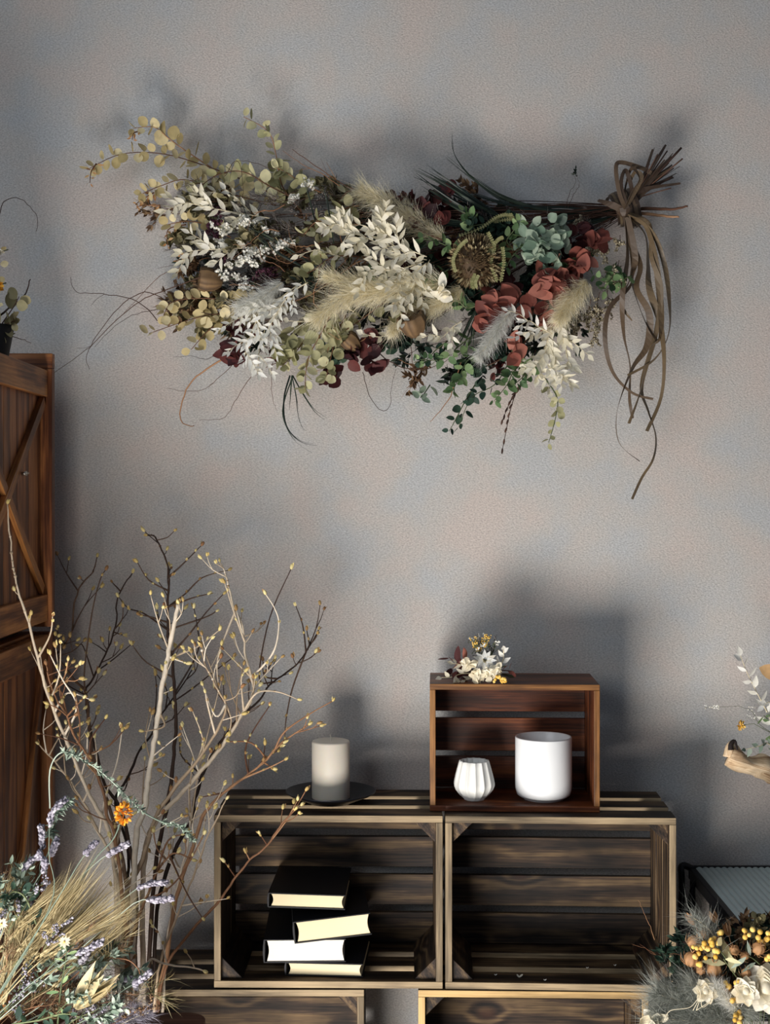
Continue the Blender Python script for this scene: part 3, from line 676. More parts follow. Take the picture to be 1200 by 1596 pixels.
# banksia head with saw-toothed leaves
bk=MB(); c=P(741,408,-.16); 
for i in range(520):
    g=rv(); g.y=-abs(g.y)
    a=c+g*.050; bk.leaf(a-g*.004,(g+rv()*.55).normalized(),g,.012,.005,'lance',.5,.3,seg=2)
bk.blob(c,.046,.05,rings=12,seg=18)
for i in range(60):
    a=i*2.4; r=.016*math.sqrt(i/60); g=V(math.cos(a)*r/.05,-1,math.sin(a)*r/.05-.1).normalized(); bk.leaf(c+V(-.004,0,-.002)+g*.052,(g+rv()*.2),V(1,0,0),.012,.003,'lance',.4,.3,tint=.1,seg=2)
o=bk.build('banksia_head',M['protea'],sw); o['label']='round brown banksia flower head'
def saw(pp,y,w=.0065):
    pts=smooth([P(a,b,y) for a,b in pp],8); q=MB(); q.tube(pts,.0011,.0008,5)
    for i in range(1,len(pts)-1):
        p=pts[i]; d=(pts[i+1]-pts[i]).normalized(); s_=d.cross(FRONT).normalized()
        for sg in (-1,1): q.leaf(p,(s_*sg+d*.5+FRONT*.15),FRONT,w*.75,w*.62,'lance',.1,.2,seg=2,tint=R.uniform(.4,.9))
    q.build('saw_toothed_leaf',M['banksia'],sw)
saw([(775,440),(765,410),(770,385),(760,362)],-.20); saw([(710,425),(706,405),(716,385),(727,375)],-.20)
saw([(820,345),(795,342),(770,345),(785,335),(800,340)],-.14); saw([(800,335),(775,338),(750,355),(715,368)],-.15)
saw([(740,450),(738,440),(742,430)],-.21,.011); saw([(785,370),(775,375),(760,395)],-.20); saw([(780,440),(785,410),(783,385)],-.19)
# dried pods
def pod(cpx,y,d,L,r,lab):
    c=P(cpx[0],cpx[1],y); q=MB(); d=d.normalized(); rot=V(0,0,1).rotation_difference(d)
    s2=MB()
    s2.lathe([(.001,0),(r*.45,L*.08),(r*.8,L*.35),(r,L*.7),(r*.9,L*.95),(r*.8,L),(r*.7,L*.93),(0,L*.8)],V(0,0,0),24,lambda a,z:1+.09*math.sin(a*7)+.04*math.sin(a*13))
    s2.v=[tuple(c+rot@Vector(v)) for v in s2.v]
    s2.t=[ .1+.8*abs(math.sin(i*1.7)) for i in range(len(s2.t))]
    o=s2.build('seed_pod',M['podbrown'],sw); o['label']=lab
pod((348,440),-.12,V(-1,-.25,.12),.050,.026,'brown cup shaped dried pod'); pod((650,525),-.17,V(-.3,-.5,.8),.05,.03,'brown cup shaped dried pod'); pod((560,545),-.13,V(-.6,-.3,.5),.04,.02,'brown cup shaped dried pod')
# curly twigs
TW=[([(320,430),(250,455),(210,475),(150,530),(135,545),(80,585)],.0012,'twig_dk',1),([(260,470),(225,455),(185,480),(150,525),(135,555),(139,575)],.0011,'twig_dk',0),
    ([(245,500),(215,470),(160,458),(120,455),(109,432)],.0011,'twig_dk',1),([(300,410),(250,430),(215,465),(180,500)],.0008,'twig_red',0),
    ([(330,490),(280,480),(230,485),(190,500),(147,540)],.0009,'twig_dk',1),
    ([(390,540),(330,570),(295,600),(281,640),(285,660),(303,664)],.0022,'twig_red',0),([(385,545),(350,580),(320,605),(290,610),(262,605)],.0008,'twig_dk',1),
    ([(450,560),(400,580),(370,620),(350,650),(310,655)],.0009,'twig_dk',0),([(425,565),(423,600),(426,625),(432,640)],.0007,'twig_dk',0),
    ([(340,550),(320,560),(300,555),(270,556)],.0007,'twig_dk',0),
    ([(565,580),(575,615),(595,640),(608,630),(610,600),(618,575)],.0008,'twig_dk',0),([(590,550),(620,570),(660,575),(690,565),(730,545)],.0012,'twig_dk',0),
    ([(640,540),(645,580),(658,615)],.0008,'twig_dk',0),([(720,560),(705,610),(690,635),(670,657)],.0014,'twig_red',0),
    ([(830,480),(820,530),(780,560),(735,580)],.0028,'twig_dk',0),
    ([(700,380),(640,350),(590,310),(540,290),(480,250),(455,232)],.0016,'twig_red',2),([(530,290),(500,270),(470,255),(440,235)],.0010,'twig_red',2),
    ([(350,275),(370,250),(380,300),(365,320),(345,290)],.0007,'twig_dk',0),([(440,260),(420,262),(390,252),(365,255),(355,290)],.0007,'twig_dk',0),
    ([(880,325),(888,300),(897,285),(893,268)],.0006,'twig_dk',0),([(885,325),(895,302),(903,288),(898,272)],.0006,'twig_dk',0),
    ([(620,560),(640,570),(650,585),(625,620)],.0006,'twig_red',0),
    ([(320,430),(290,415),(260,415),(245,418)],.0006,'twig_dk',0),([(560,400),(540,420),(500,450),(460,470),(430,480)],.0013,'twig_red',3),([(560,380),(520,430),(510,470)],.001,'twig_red',3)]
for pp,r,m,k in TW: twig(pp,-.12,-.05 if pp[-1][0]<320 else -.12,sw,m,r,kids=k)
for k in range(14):
    x=R.uniform(430,640); c_,h_=body(x); y=c_+R.uniform(-.8,.9)*h_; pp=[(x,y)]; a=R.uniform(2.4,3.9)
    for j in range(4): a+=R.uniform(-.9,.9); pp.append((pp[-1][0]+20*math.cos(a),pp[-1][1]+20*math.sin(a)))
    twig(pp,-.13,-.16,sw,'twig_red',.0011,kids=2,name='curly_twig')
# budded twigs hanging low
for pp in ([(835,545),(822,580),(805,610),(795,640),(790,665),(783,700)],[(818,560),(812,600),(798,620),(783,655)]):
    pts=smooth([P(a,b,-.14) for a,b in pp],5); q=MB(); q.tube(pts,.0013,.0007,5); o=q.build('willow_twig',M['twig_dk'],sw); q=MB()
    for i in range(8):
        p,d=at(pts,.35+.65*i/7); e=(d+rv()*.4).normalized(); q.blob(p+e*.004,.0032,None,(.7,.7,2),5,6,e)
    q.build('catkins',M['twig_dk'],o)
# little dark flower at top
q=MB(); c=P(897,270,-.12)
for i in range(14): q.leaf(c+V(0,0,-.006+.001*i),(rv()+V(-.3,0,.6)),FRONT,.010,.004,'lance',seg=2)
q.build('small_dark_blossom',M['blade'],sw)
# stem ends at the right of the tie
q=MB()
for (a,b,w,dy) in ((1062,230,.004,-.04),(1064,247,.0026,-.05),(1048,275,.003,-.02),(1020,270,.0022,-.03),(1040,235,.0025,-.02),(1025,240,.002,-.06),(1046,293,.002,-.03),(1012,255,.0022,-.05),(1050,262,.002,-.01)):
    p0=P(952,338,TY); p1=P(985,312,TY-.01); p2=P(a,b,TY+dy)
    q.tube(smooth([p0,p1,p2],5),w*.8,w*.6,5)
q.build('stem_ends',M['twig_dk'],sw)
q=MB()
for k in range(15):
    a=R.uniform(1010,1066); b=232+(a-1010)*-.1+R.uniform(-5,60)
    q.strip(smooth([P(965,335,TY-.02),P(992,305+R.uniform(-8,8),TY-.03),P(a,b,TY-.02+R.uniform(-.03,.03))],5),R.uniform(.007,.013),(FRONT+rv()*.7).normalized(),R.uniform(-1,1),None,(.8,1,.35))
q.build('dry_leaf_stalks',M['raffia'],sw,solid=.0004)
for pp,r in (([(960,335),(1000,325),(1045,326),(1072,321)],.0048),([(965,335),(1000,333),(1040,337),(1058,338)],.0044)):
    twig(pp,TY,TY-.03,sw,'twig_red',r,name='cut_branch_end',wobble=.0006)
    bpy.data.objects[-1] if False else None
# raffia: wraps, bow loops, tails
q=MB()
for k in range(9):
    x=958+k*4; p0=P(x-10,308-k*1.0+R.uniform(-3,3),TY); p1=P(x+6,352+R.uniform(-5,5),TY)
    q.strip(smooth([p0+V(0,.02,0),p0+V(0,-.018,.002),(p0+p1)/2+V(0,-.04,0),p1+V(0,-.015,0),p1+V(0,.02,0)],4),.008,FRONT,0,None,(1,1,1))
for pp in ([(975,325),(965,300),(960,262),(968,253),(1000,262),(1015,270)],[(978,325),(968,290),(972,268),(978,270),(985,300),(980,325)],[(978,322),(992,295),(1000,275),(990,268),(980,285)],[(975,325),(985,300),(998,280),(985,262),(975,290),(972,320)]):
    q.strip(smooth([P(a,b,TY-.05-.01*math.sin(i)) for i,(a,b) in enumerate(pp)],6),.0085,(FRONT+V(.5,0,.1)).normalized(),.6,None,(1,1,1))
q.blob(P(974,326,TY-.035),.017,.4,(1.1,.8,1),6,8)
q.strip(smooth([P(932,312,TY-.03),P(955,320,TY-.045),P(975,330,TY-.04)],5),.014,FRONT,.4,.5,(.5,1,.9))
q.build('raffia_bow',M['raffia'],sw,solid=.0005)
TL=[([(976,335),(985,380),(998,415),(992,450),(1012,490),(1008,540),(985,575),(962,640),(965,690),(997,719)],.0085),
    ([(978,335),(1005,365),(1010,410),(1012,450),(1028,500),(1035,560),(1030,620),(1008,672)],.0085),
    ([(980,335),(1015,360),(1035,410),(1043,470),(1042,520),(1020,560),(978,585)],.006),
    ([(975,338),(980,380),(985,440),(950,480),(943,530),(955,580),(985,612),(1018,622)],.006),
    ([(974,338),(978,400),(970,460),(972,520),(982,570),(981,620),(986,652)],.0065),
    ([(980,334),(1012,350),(1015,400),(1030,450),(1022,520),(1000,600),(1010,640),(1022,680),(1018,715),(1000,745),(985,778)],.006),
    ([(978,338),(990,400),(985,440),(1005,500),(1025,533)],.0075),([(976,338),(985,420),(968,470),(985,500)],.005),([(978,336),(1008,355),(1025,430),(1030,520),(1012,545),(998,610),(980,660)],.008)]
for pp,w in TL:
    q=MB(); pts=smooth([P(a,b,TY-.045+.014*math.sin(i*1.3+a)) for i,(a,b) in enumerate(pp)],6)
    q.strip(pts,w*1.7,(FRONT+rv()*.3).normalized(),R.uniform(.9,1.4),R.uniform(.2,.9),(1,1,.5)); q.build('raffia_tail',M['raffia'],sw,solid=.0005)

# ------------------------------------------------------------------ small posy on the red box
zt2=zt+.0008+Hs; py_=YC+2.63; cpos=V(X_(748,2.63),py_,zt2)
ps=thing_at('dried_flower_posy',cpos,'small dried flower posy with white daisy lying on the red brown box','flower posy')
def PP(px,py,y=None): 
    return P(px,py,py_ if y is None else y)
q=MB()
for k in range(10): q.tube(smooth([P(780,1050,py_+.01),P(795,1053+R.uniform(-3,3),py_),P(802,1055,py_-.01)],3),.0008,.0008,4)
q.build('tied_stems',M['stem_green'],ps)
def daisy(cpx,y,r,parent,mat,name,n=11,nrm=None,W=.3,core='olivefill'):
    c=P(cpx[0],cpx[1],y); nn=(nrm or FRONT).normalized(); u=nn.orthogonal().normalized(); q=MB()
    for a in range(n):
        g=Matrix.Rotation(a*6.283/n+R.uniform(-.15,.15),3,nn)@u; q.leaf(c,(g+nn*.25),nn,r*R.uniform(.85,1.1),r*W*1.4,'lance',-.1,.2)
    o=q.build(name,M[mat],parent); q=MB()
    for i in range(20): q.blob(c+nn*r*.12+rv()*r*.12,r*.07,None,rings=3,seg=5)
    q.build('flower_centre',M[core],o)
daisy((755,1030),py_-.03,.024,ps,'whitefl','daisy_flower',11,V(.1,-1,.4))
for k,(a,b) in enumerate(((730,1035),(742,1052),(763,1052),(775,1042))):
    bunch_leaves((a,b),9,py_-.04,ps,'creamfl','cream_blossom',12,.017,.014,'heart')
for pp in ([(745,1050),(720,1050),(705,1055),(688,1056)],[(745,1055),(725,1060),(712,1064)],[(735,1040),(720,1036),(706,1034)],[(778,1042),(785,1025),(784,1012)]):
    sprig_rus(pp,py_-.01,py_-.035,ps,'ruscus_cool' if pp[0][0]>770 else 'ruscus',5,.026,.009)
for pp in ([(740,1045),(715,1035),(700,1025)],[(735,1030),(720,1028)],[(735,1050),(712,1045)],[(735,1040),(715,1040),(705,1042)]):
    sprig_eu(pp,py_,py_-.02,'rust' if pp[-1][0]>712 else 'maroon',ps,'twig_dk',L=.034,n=3,asp=.45,shape='heart',name='red_leaf_sprig')
for k in range(12):
    a=R.uniform(725,778); spray(P(755,1040,py_),(P(a,995,py_-.01)-P(755,1042,py_)).normalized(),.062*R.uniform(.75,1.05),ps,*(('greyfill','seed_spray','stem_green') if k%3 else ('whitefl','white_spray','stem_green')),n=5,fl='dot' if k%3 else 'flower',size=.0017) 
for k in range(5):
    p=P(R.uniform(725,770),R.uniform(1010,1025),py_-.01); spray(p,V(R.uniform(-.3,.3),-.3,1).normalized(),.03,ps,'yellow','yellow_grey_spray','stem_green',n=5,fl='dot',size=.0018)
q=MB()
for k in range(16): q.blob(P(R.uniform(770,789),R.uniform(1054,1064),py_-.05),.0032,None,rings=5,seg=7)
q.build('yellow_berries',M['yellow'],ps)
sprig_eu([(780,1045),(790,1045),(797,1046)],py_-.02,py_-.03,'rust',ps,'twig_dk',L=.02,n=4,asp=.5,name='red_leaf_sprig')

# ------------------------------------------------------------------ tall bare branches in a floor vase
def c8(l): return [(60+x/2.5, 800+y/2.5) for x,y in l]
VX,VY=X_(222,2.44),YC+2.44
base=V(VX,VY,.62)
q=MB(); q.lathe([(0,0),(.085,0),(.09,.004),(.075,.25),(.06,.5),(.062,.60),(.066,.62),(.061,.62),(.057,.6),(.055,.5),(.07,.25),(.08,.01),(0,.01)],V(VX,VY,0),48)
tag(q.build('floor_vase',M['zinc']),'tall zinc floor vase holding the bare branches','vase')
def branch(label, mains, sides, mat, r0, ya, yb, rootpx=None, budp=.8, nb=8, foot=True, rt=.0012):
    """mains: polyline(px) from tip to root"""
    m0=mains[::-1]
    n=len(m0)
    def Y(i,n): return ya+(yb-ya)*i/(n-1)
    pts=[P(a,b,Y(i,n)) for i,(a,b) in enumerate(m0)]
    root=V(VX+R.uniform(-.03,.03),VY+R.uniform(-.03,.03),.35)
    th=thing_at('bare_branch', root, label, 'branch', 'bare budding branches in the floor vase')
    pts=smooth([root,root.lerp(pts[0],.55)+V(0,0,.0)]+pts if foot else pts,5); pts=[pts[0]]+[p+V(noise.noise(p*60)*.0025,noise.noise(p*55+V(5,5,5))*.0025,0) for p in pts[1:]]
    q=MB(); q.tube(pts,r0,rt,7,jit=.10); 
    # knobs along
    for k in range(int(len(pts)*.9)):
        p,d=at(pts,R.uniform(.3,1)); q.blob(p,r0*.6*R.uniform(.5,1)*(1-.4*R.random()),None,rings=3,seg=5)
    q.build('branch_wood',M[mat],th)
    b=MB(); tips=[]
    def bud(p,d,s=1):
        b=MB(); d=(d+V(0,0,.3)+rv()*.4).normalized(); b.blob(p+d*.004,.0028*s,None,(1,1,1.7),5,7,d)
        b.leaf(p,(d+rv()*.4),rv(),.010*s,.006*s,'lance',.3,.3,seg=3); b.build('bud',M['bud'],th)
    tips.append((pts[-1],(pts[-1]-pts[-2]).normalized()))
    for s in sides:
        sp=[]
        for i,(a,bb) in enumerate(s):
            # depth of nearest point on main
            w=P(a,bb,(ya+yb)/2); j=min(pts,key=lambda v:(v.x-w.x)**2+(v.z-w.z)**2) if i==0 else None
            if i==0: y0=min(max(j.y,-.6),-.02); sp.append(j)
            else: y0+=R.uniform(-.018,.014); y0=min(y0,-.02); sp.append(P(a,bb,y0))
        sp=smooth(sp,5); q=MB(); q.tube(sp,max(.0014,r0*.42),.0009,6,jit=.1); q.build('side_shoot',M[mat],th)
        tips.append((sp[-1],(sp[-1]-sp[-2]).normalized()))
        for t in (.35,.6,.8):
            if R.random()<budp*.7: 
                p,d=at(sp,t); bud(p,d,.8)
    for k in range(int(nb*1.9)):
        q=MB(); t=R.uniform(.4,.97); p,d=at(pts,t); e=(d*.6+rv()).normalized(); e.z=abs(e.z)*.8+.15; e.y*=.5; e.normalize(); l=R.choice((.012,.02,.04,.06,.09))*R.uniform(.8,1.3)
        e2=(e+rv()*.45+V(0,0,.25)).normalized(); m1=p+e*l*.5; sp=smooth([p,m1,m1+e2*l*.5],3); sp=[V(v.x,min(v.y,-.01),v.z) for v in sp]; q.tube(sp,.0010+l*.008,.0007,5,jit=.1); tips.append((sp[-1],e2))
        if l>.045:
            g=(e2+rv()*.9).normalized(); g.z=abs(g.z); sp2=smooth([m1,m1+g*l*.25,m1+g*l*.4+V(0,0,.005)],3); q.tube(sp2,.0011,.0006,5); tips.append((sp2[-1],g))
        q.build('spur_twig',M[mat],th)
    for p,d in tips: bud(p,d,R.uniform(.9,1.35))
    return th
B=branch
B('long pale branch reaching highest at far left before the cabinet',[(12,785),(18,860),(28,920),(45,970),(62,1040),(85,1110),(110,1170),(140,1240),(168,1290),(180,1350),(183,1450),(184,1596)],[[(58,1020),(78,990),(82,960)],[(50,975),(48,958)],[(85,1110),(105,1080),(140,1090)],[(100,1150),(120,1100),(98,1060),(78,1020)]],'stem_tan',.0060,-.46,-.52,nb=5)
B('dark forked branch at left with crooked tip above the cabinet edge',c8([(228,170),(210,230),(165,280),(140,350),(130,460),(90,530),(75,560),(150,660),(185,700),(195,800),(205,900),(240,1050),(290,1190)])+[(200,1400),(203,1596)],[c8([(90,530),(78,480),(75,445)]),c8([(185,690),(180,600),(210,380),(240,260),(262,220)]),c8([(75,560),(50,500),(45,400)])],'stem_unlit',.0045,-.34,-.14,nb=6)
B('dark branch leaning right of the forked one, tip bud level',c8([(367,232),(310,325),(300,440),(260,550),(205,655),(185,700),(200,830),(225,930),(260,1060),(330,1180)])+[(212,1400),(210,1596)],[c8([(310,325),(288,270)]),c8([(300,490),(330,475)]),c8([(225,640),(290,570),(360,512)]),c8([(205,655),(175,520),(155,515)])],'stem_unlit',.0042,-.33,-.12,nb=5)
B('tallest dark upright branch with hooked tip in the middle of the vase',c8([(425,85),(450,90),(475,130),(500,200),(510,260),(505,340),(505,480),(520,560),(525,640),(532,720),(535,850),(520,1000),(505,1130)])+[(245,1330),(235,1450),(232,1596)],[c8([(510,250),(560,200),(635,125)]),c8([(500,315),(430,260),(385,190)]),c8([(508,370),(570,315),(640,250),(740,222)]),c8([(520,360),(600,330),(660,315)]),c8([(503,460),(410,390),(350,370),(312,325)]),c8([(490,440),(440,405),(395,395)]),c8([(520,550),(580,480),(650,390),(720,315)]),c8([(600,450),(650,405),(690,383)]),c8([(530,700),(620,540),(618,440),(605,368)]),c8([(480,640),(420,580),(365,512)])],'stem_unlit',.0052,-.34,-.12,nb=9)
B('thick pale upright branch with blunt cut top in front of the dark one',c8([(545,355),(520,470),(500,580),(480,680),(465,800),(445,920),(425,1050),(415,1150)])+[(213,1300),(208,1400),(206,1500),(204,1596)],[c8([(500,580),(560,545),(620,520),(705,455)]),c8([(540,580),(578,585)]),c8([(480,780),(490,830),(410,850)])],'stem_tan',.0065,-.46,-.40,nb=6,rt=.004)
B('dark slanting branch behind the thick pale branch',c8([(600,610),(540,700),(480,780),(440,860),(390,930),(355,1020),(300,1130)])+[(200,1330),(195,1450),(196,1596)],[c8([(480,780),(500,690),(455,620)]),c8([(440,860),(460,700),(455,630)]),c8([(500,770),(590,690),(680,620),(760,560)])],'stem_unlit',.0042,-.34,-.15,nb=5)
B('pale forked branch leaning right with a twin tipped crown',c8([(705,190),(730,240),(760,360),(795,440),(805,540),(825,620),(835,700),(790,790),(740,870),(680,950),(620,1020),(540,1110),(465,1190)])+[(228,1320),(222,1420),(224,1596)],[c8([(795,500),(760,380),(725,270)]),c8([(790,660),(720,530)]),c8([(825,640),(870,600),(920,530),(937,430),(920,370),(885,315)]),c8([(760,390),(700,560),(700,660)]),c8([(740,740),(790,650),(805,615)]),c8([(800,770),(850,700),(930,695),(1010,725)])],'stem_tan',.0058,-.43,-.30,nb=8)
B('grey branch reaching right towards the wall above the candle',c8([(1090,455),(1030,560),(980,610),(900,670),(850,740),(790,790),(740,850),(690,920),(650,1000),(610,1110),(600,1190)])+[(270,1330),(245,1420),(238,1596)],[c8([(1030,560),(1030,440),(1002,360)]),c8([(900,660),(860,640),(900,410),(985,215)]),c8([(1025,560),(990,680),(965,800),(960,870)]),c8([(920,640),(880,632),(920,568)]),c8([(1040,540),(1045,455)]),c8([(640,1010),(560,950),(550,890)])],'stem_unlit',.0046,-.36,-.18,nb=8)
B('pale branch bending over the left end of the book crate',c8([(1052,823),(980,870),(920,920),(880,970),(800,1030),(720,1090),(650,1165)])+[(300,1320),(275,1400),(258,1500),(240,1596)],[c8([(890,960),(830,895),(745,890)]),c8([(800,1030),(900,990),(960,960)]),c8([(920,920),(960,850),(1060,780),(1145,732)]),c8([(880,970),(912,995)]),c8([(800,1010),(810,900),(900,750)]),c8([(720,1090),(640,1105)])],'twig_red',.0052,-.40,-.34,nb=5)
B('pale thick diagonal branch crossing the middle of the bunch',c8([(635,520),(655,600),(700,690),(732,760),(690,860),(620,960),(540,1060),(460,1180)])+[(222,1340),(195,1400),(192,1480),(194,1596)],[c8([(735,750),(690,790),(640,670)]),c8([(690,860),(660,750),(650,700)]),c8([(735,750),(750,800),(745,850)]),c8([(620,960),(640,880),(600,770)])],'stem_tan',.0060,-.44,-.42,nb=9)
B('thin reddish branch arching in front of the book crate reaching towards the candle',[(476,1232),(460,1260),(440,1283),(417,1317),(390,1340),(367,1367),(347,1397),(330,1417),(290,1460),(258,1510),(244,1596)],[[(417,1317),(405,1300)],[(392,1338),(383,1328)],[(366,1366),(350,1343)],[(455,1265),(460,1262)]],'twig_red',.0036,-.42,-.46,nb=2)
B('thin pale branch with one bud before the corner of the book crate',[(353,1246),(337,1277),(320,1313),(300,1370),(275,1430),(250,1500),(240,1596)],[[(315,1330),(300,1290),(310,1250)],[(290,1400),(270,1350),(255,1330)]],'stem_tan',.0032,-.44,-.44,nb=3)
B('short crooked pale branch low at left of the crates',[(317,1513),(293,1507),(270,1505),(253,1501),(235,1496),(222,1530),(215,1596)],[[(260,1503),(250,1460),(236,1440)]],'stem_tan',.0036,-.46,-.46,nb=1)
B('stout pale branch rising beside the strawflower',[(60,1160),(100,1205),(130,1250),(155,1300),(175,1340),(186,1400),(190,1500),(195,1596)],[[(130,1250),(150,1200),(148,1150)],[(155,1300),(165,1240),(182,1190),(190,1140)],[(175,1340),(190,1280),(198,1250)]],'stem_tan',.0055,-.50,-.44,nb=9)
B('orange brown branch zigzagging low in the middle of the bunch',[(300,1340),(270,1330),(245,1360),(228,1400),(212,1440),(200,1490),(190,1540),(186,1596)],[[(245,1360),(262,1310),(292,1300)],[(228,1400),(255,1390),(285,1360),(318,1300)],[(270,1345),(290,1390),(315,1430)]],'twig_red',.0052,-.48,-.46,nb=4)
B('tan branch with many short spurs in front of the vase bunch',c8([(30,590),(60,700),(110,790),(140,870),(200,960),(250,1080),(270,1190)])+[(178,1300),(192,1400),(200,1500),(206,1596)],[c8([(60,700),(100,640),(115,575)]),c8([(110,790),(90,700),(75,690)]),c8([(120,780),(175,720)]),c8([(200,960),(205,880),(260,800)])],'twig_red',.0048,-.50,-.50,nb=10)
B('grey slim branch standing straight at the right of the bunch',[(300,1185),(295,1230),(296,1290),(285,1350),(268,1420),(258,1500),(252,1596)],[[(296,1290),(310,1200),(330,1120),(345,1060)],[(285,1350),(310,1320),(322,1260)]],'stem_tan',.0042,-.38,-.36,nb=5)

# ------------------------------------------------------------------ low table and the dried bouquet on it (bottom left)
ty=-.70; TD=ty-YC
tz=Z_(1581,TD+.14)
tt=empty('side_table',((X_(305,TD)-.652)/2,ty,0),'low brown wooden table with rounded corners under the dried bouquet','table')
q=MB(); x1=X_(305,TD); hx=(x1+.652)/2; hy=.15; r=.035; pts=[]
for cx_,cy_,a0 in ((hx-r,hy-r,0),(-hx+r,hy-r,90),(-hx+r,-hy+r,180),(hx-r,-hy+r,270)):
    for k in range(7): a=math.radians(a0+15*k); pts.append((cx_+r*math.cos(a),cy_+r*math.sin(a)))
n=len(pts); vs=[V(x,y,tz-.025) for x,y in pts]+[V(x,y,tz) for x,y in pts]
q.add(vs,[tuple(range(n))[::-1],tuple(range(n,2*n))]+[(i,(i+1)%n,n+(i+1)%n,n+i) for i in range(n)],.5,gco(vs,0)); q.build('table_top',M['table'],tt,False,.002)
for sx in (-1,1):
    for sy in (-1,1):
        q=MB(); q.tube([V(sx*(hx-.05),sy*(hy-.05),0),V(sx*(hx-.06),sy*(hy-.06),tz-.024)],.011,.016,12); q.build('leg',M['table'],tt)

def c7(l): return [(x/3.75,1200+y/3.75) for x,y in l]
by=-.74
bq=thing_at('dried_bouquet',P(20,1585,by),'bundle of dried barley, lavender and herbs lying on the low table','bouquet')
RT=(-60,1640)
def stalk(pp,y,parent,name,mat,r=.0011,**k):
    pts=smooth([P(a,b,y) for a,b in pp],5); q=MB(); q.tube(pts,r,r*.7,5); o=q.build(name,M[mat],parent); return o,pts
# barley
EARS=[((40,1500),(120,1410),(150,1345)),((50,1510),(130,1430),(175,1365)),((30,1480),(90,1420),(125,1355)),((60,1500),(140,1450),(215,1405)),((60,1490),(130,1440),(195,1385)),((20,1460),(60,1400),(105,1370)),
      ((70,1520),(150,1470),(205,1430)),((40,1470),(100,1400),(155,1350)),((10,1440),(40,1370),(50,1340)),((0,1420),(20,1370),(38,1345)),((80,1540),(150,1480),(215,1410)),((20,1500),(90,1450),(140,1380)),((0,1480),(50,1430),(95,1400)),((5,1560),(30,1480),(45,1400)),((0,1540),(20,1450),(28,1400))]
for e in EARS:
    y=by+R.uniform(-.03,.04); o,pts=stalk([RT,((e[0][0]+RT[0])/2,(e[0][1]+RT[1])/2-8),e[0],((e[0][0]+e[1][0])/2,(e[0][1]+e[1][1])/2)],y,bq,'barley_ear','barley')
    q=MB(); a=P(*e[0],y); bpt=P(*e[1],y); t=P(*e[2],y); ax=(bpt-a); 
    for i in range(26):
        p=a+ax*(i/26*.8); sd=rv()*.0035; q.blob(p+sd,.0028,None,(.7,.7,1.9),4,5,ax)
    q.build('grains',M['barley'],o); q=MB()
    for i in range(90):
        p=a+ax*R.uniform(0,.9)+rv()*.004; tgt=t+rv()*.02; d=(tgt-p); q.hair(p,d.normalized(),d.length*R.uniform(.75,1.15),.00045,rv()*.08,R.random())
    q.build('awns',M['barley'],o)
# lavender
LV=[([(75,1420),(76,1330),(80,1270),(100,1248)],22),([(50,1400),(62,1350),(66,1310),(64,1290)],22),([(60,1420),(72,1360),(82,1325),(88,1310)],20),([(90,1400),(120,1350),(138,1325),(150,1312)],14),
    ([(100,1400),(150,1345),(175,1328),(198,1315)],22),([(150,1440),(200,1395),(225,1380),(258,1375)],20),([(170,1440),(215,1405),(240,1403),(268,1400)],20),([(40,1540),(100,1500),(130,1482),(160,1468)],24),
    ([(60,1570),(110,1510),(130,1495),(148,1470)],16),([(120,1596),(190,1545),(215,1530),(236,1515)],22),([(30,1480),(45,1440),(50,1420),(45,1400)],14),([(10,1430),(25,1380),(40,1350),(60,1335)],18),
    ([(100,1596),(150,1560),(200,1525),(215,1540)],12),([(60,1450),(50,1390),(70,1350),(62,1330)],14)]
for pp,n in LV:
    y=by-.02+R.uniform(-.03,.03); o,pts=stalk([RT,pp[0],pp[1],pp[2],pp[3]],y,bq,'lavender_stalk','silver',.0009)
    q=MB()
    for i in range(n*5):
        t=1-.33*(i/(n*5)); p,d=at(pts,t); g=rv(); q.blob(p+g*.0045*R.uniform(.3,1),.0034*R.uniform(.6,1.2),None,(.8,.8,1.4),3,5,(d+g*.6))
    q.build('flower_spike',M['lav'],o)
# silver green leafy stems (wormwood like)
for pp,w in (([(78,1260),(78,1200),(95,1173),(122,1180),(160,1205),(195,1238),(222,1265)],1),([(75,1330),(78,1300),(90,1265),(108,1248)],1),([(222,1265),(250,1280),(285,1290),(300,1310)],.8),([(40,1430),(20,1400),(30,1360),(45,1345)],1.2),([(0,1440),(20,1410),(40,1400)],1.4),([(100,1560),(105,1520),(98,1480)],1)):
    y=by+.03; o,pts=stalk(([RT] if pp[0][1]>1300 else [])+pp,y,bq,'silver_leaf_stem','silver',.0013)
    q=MB()
    for i in range(int(160*w)):
        t=R.uniform(.35,1); p,d=at(pts,t); g=(rv()+d*.5).normalized(); q.leaf(p,g,rv(),.013*R.uniform(.5,1.1)*w,.0038*w,'lance',.3,.3,None,3)
    q.build('leaves',M['silver'],o)
sprig_eu([(60,1450),(40,1400),(20,1390),(8,1405)],by-.02,by-.05,'dkgreen',bq,'stem_green',L=.022,n=16,asp=.7,name='green_leaf_sprig')
sprig_eu([(20,1596),(60,1590),(100,1580),(140,1590)],by-.03,by-.06,'dkgreen',bq,'stem_green',L=.02,n=18,asp=.5,name='green_leaf_sprig')
sprig_eu([(90,1596),(95,1540),(102,1500),(104,1475)],by-.03,by-.05,'green',bq,'stem_green',L=.018,n=10,asp=.35,name='green_leaf_sprig')
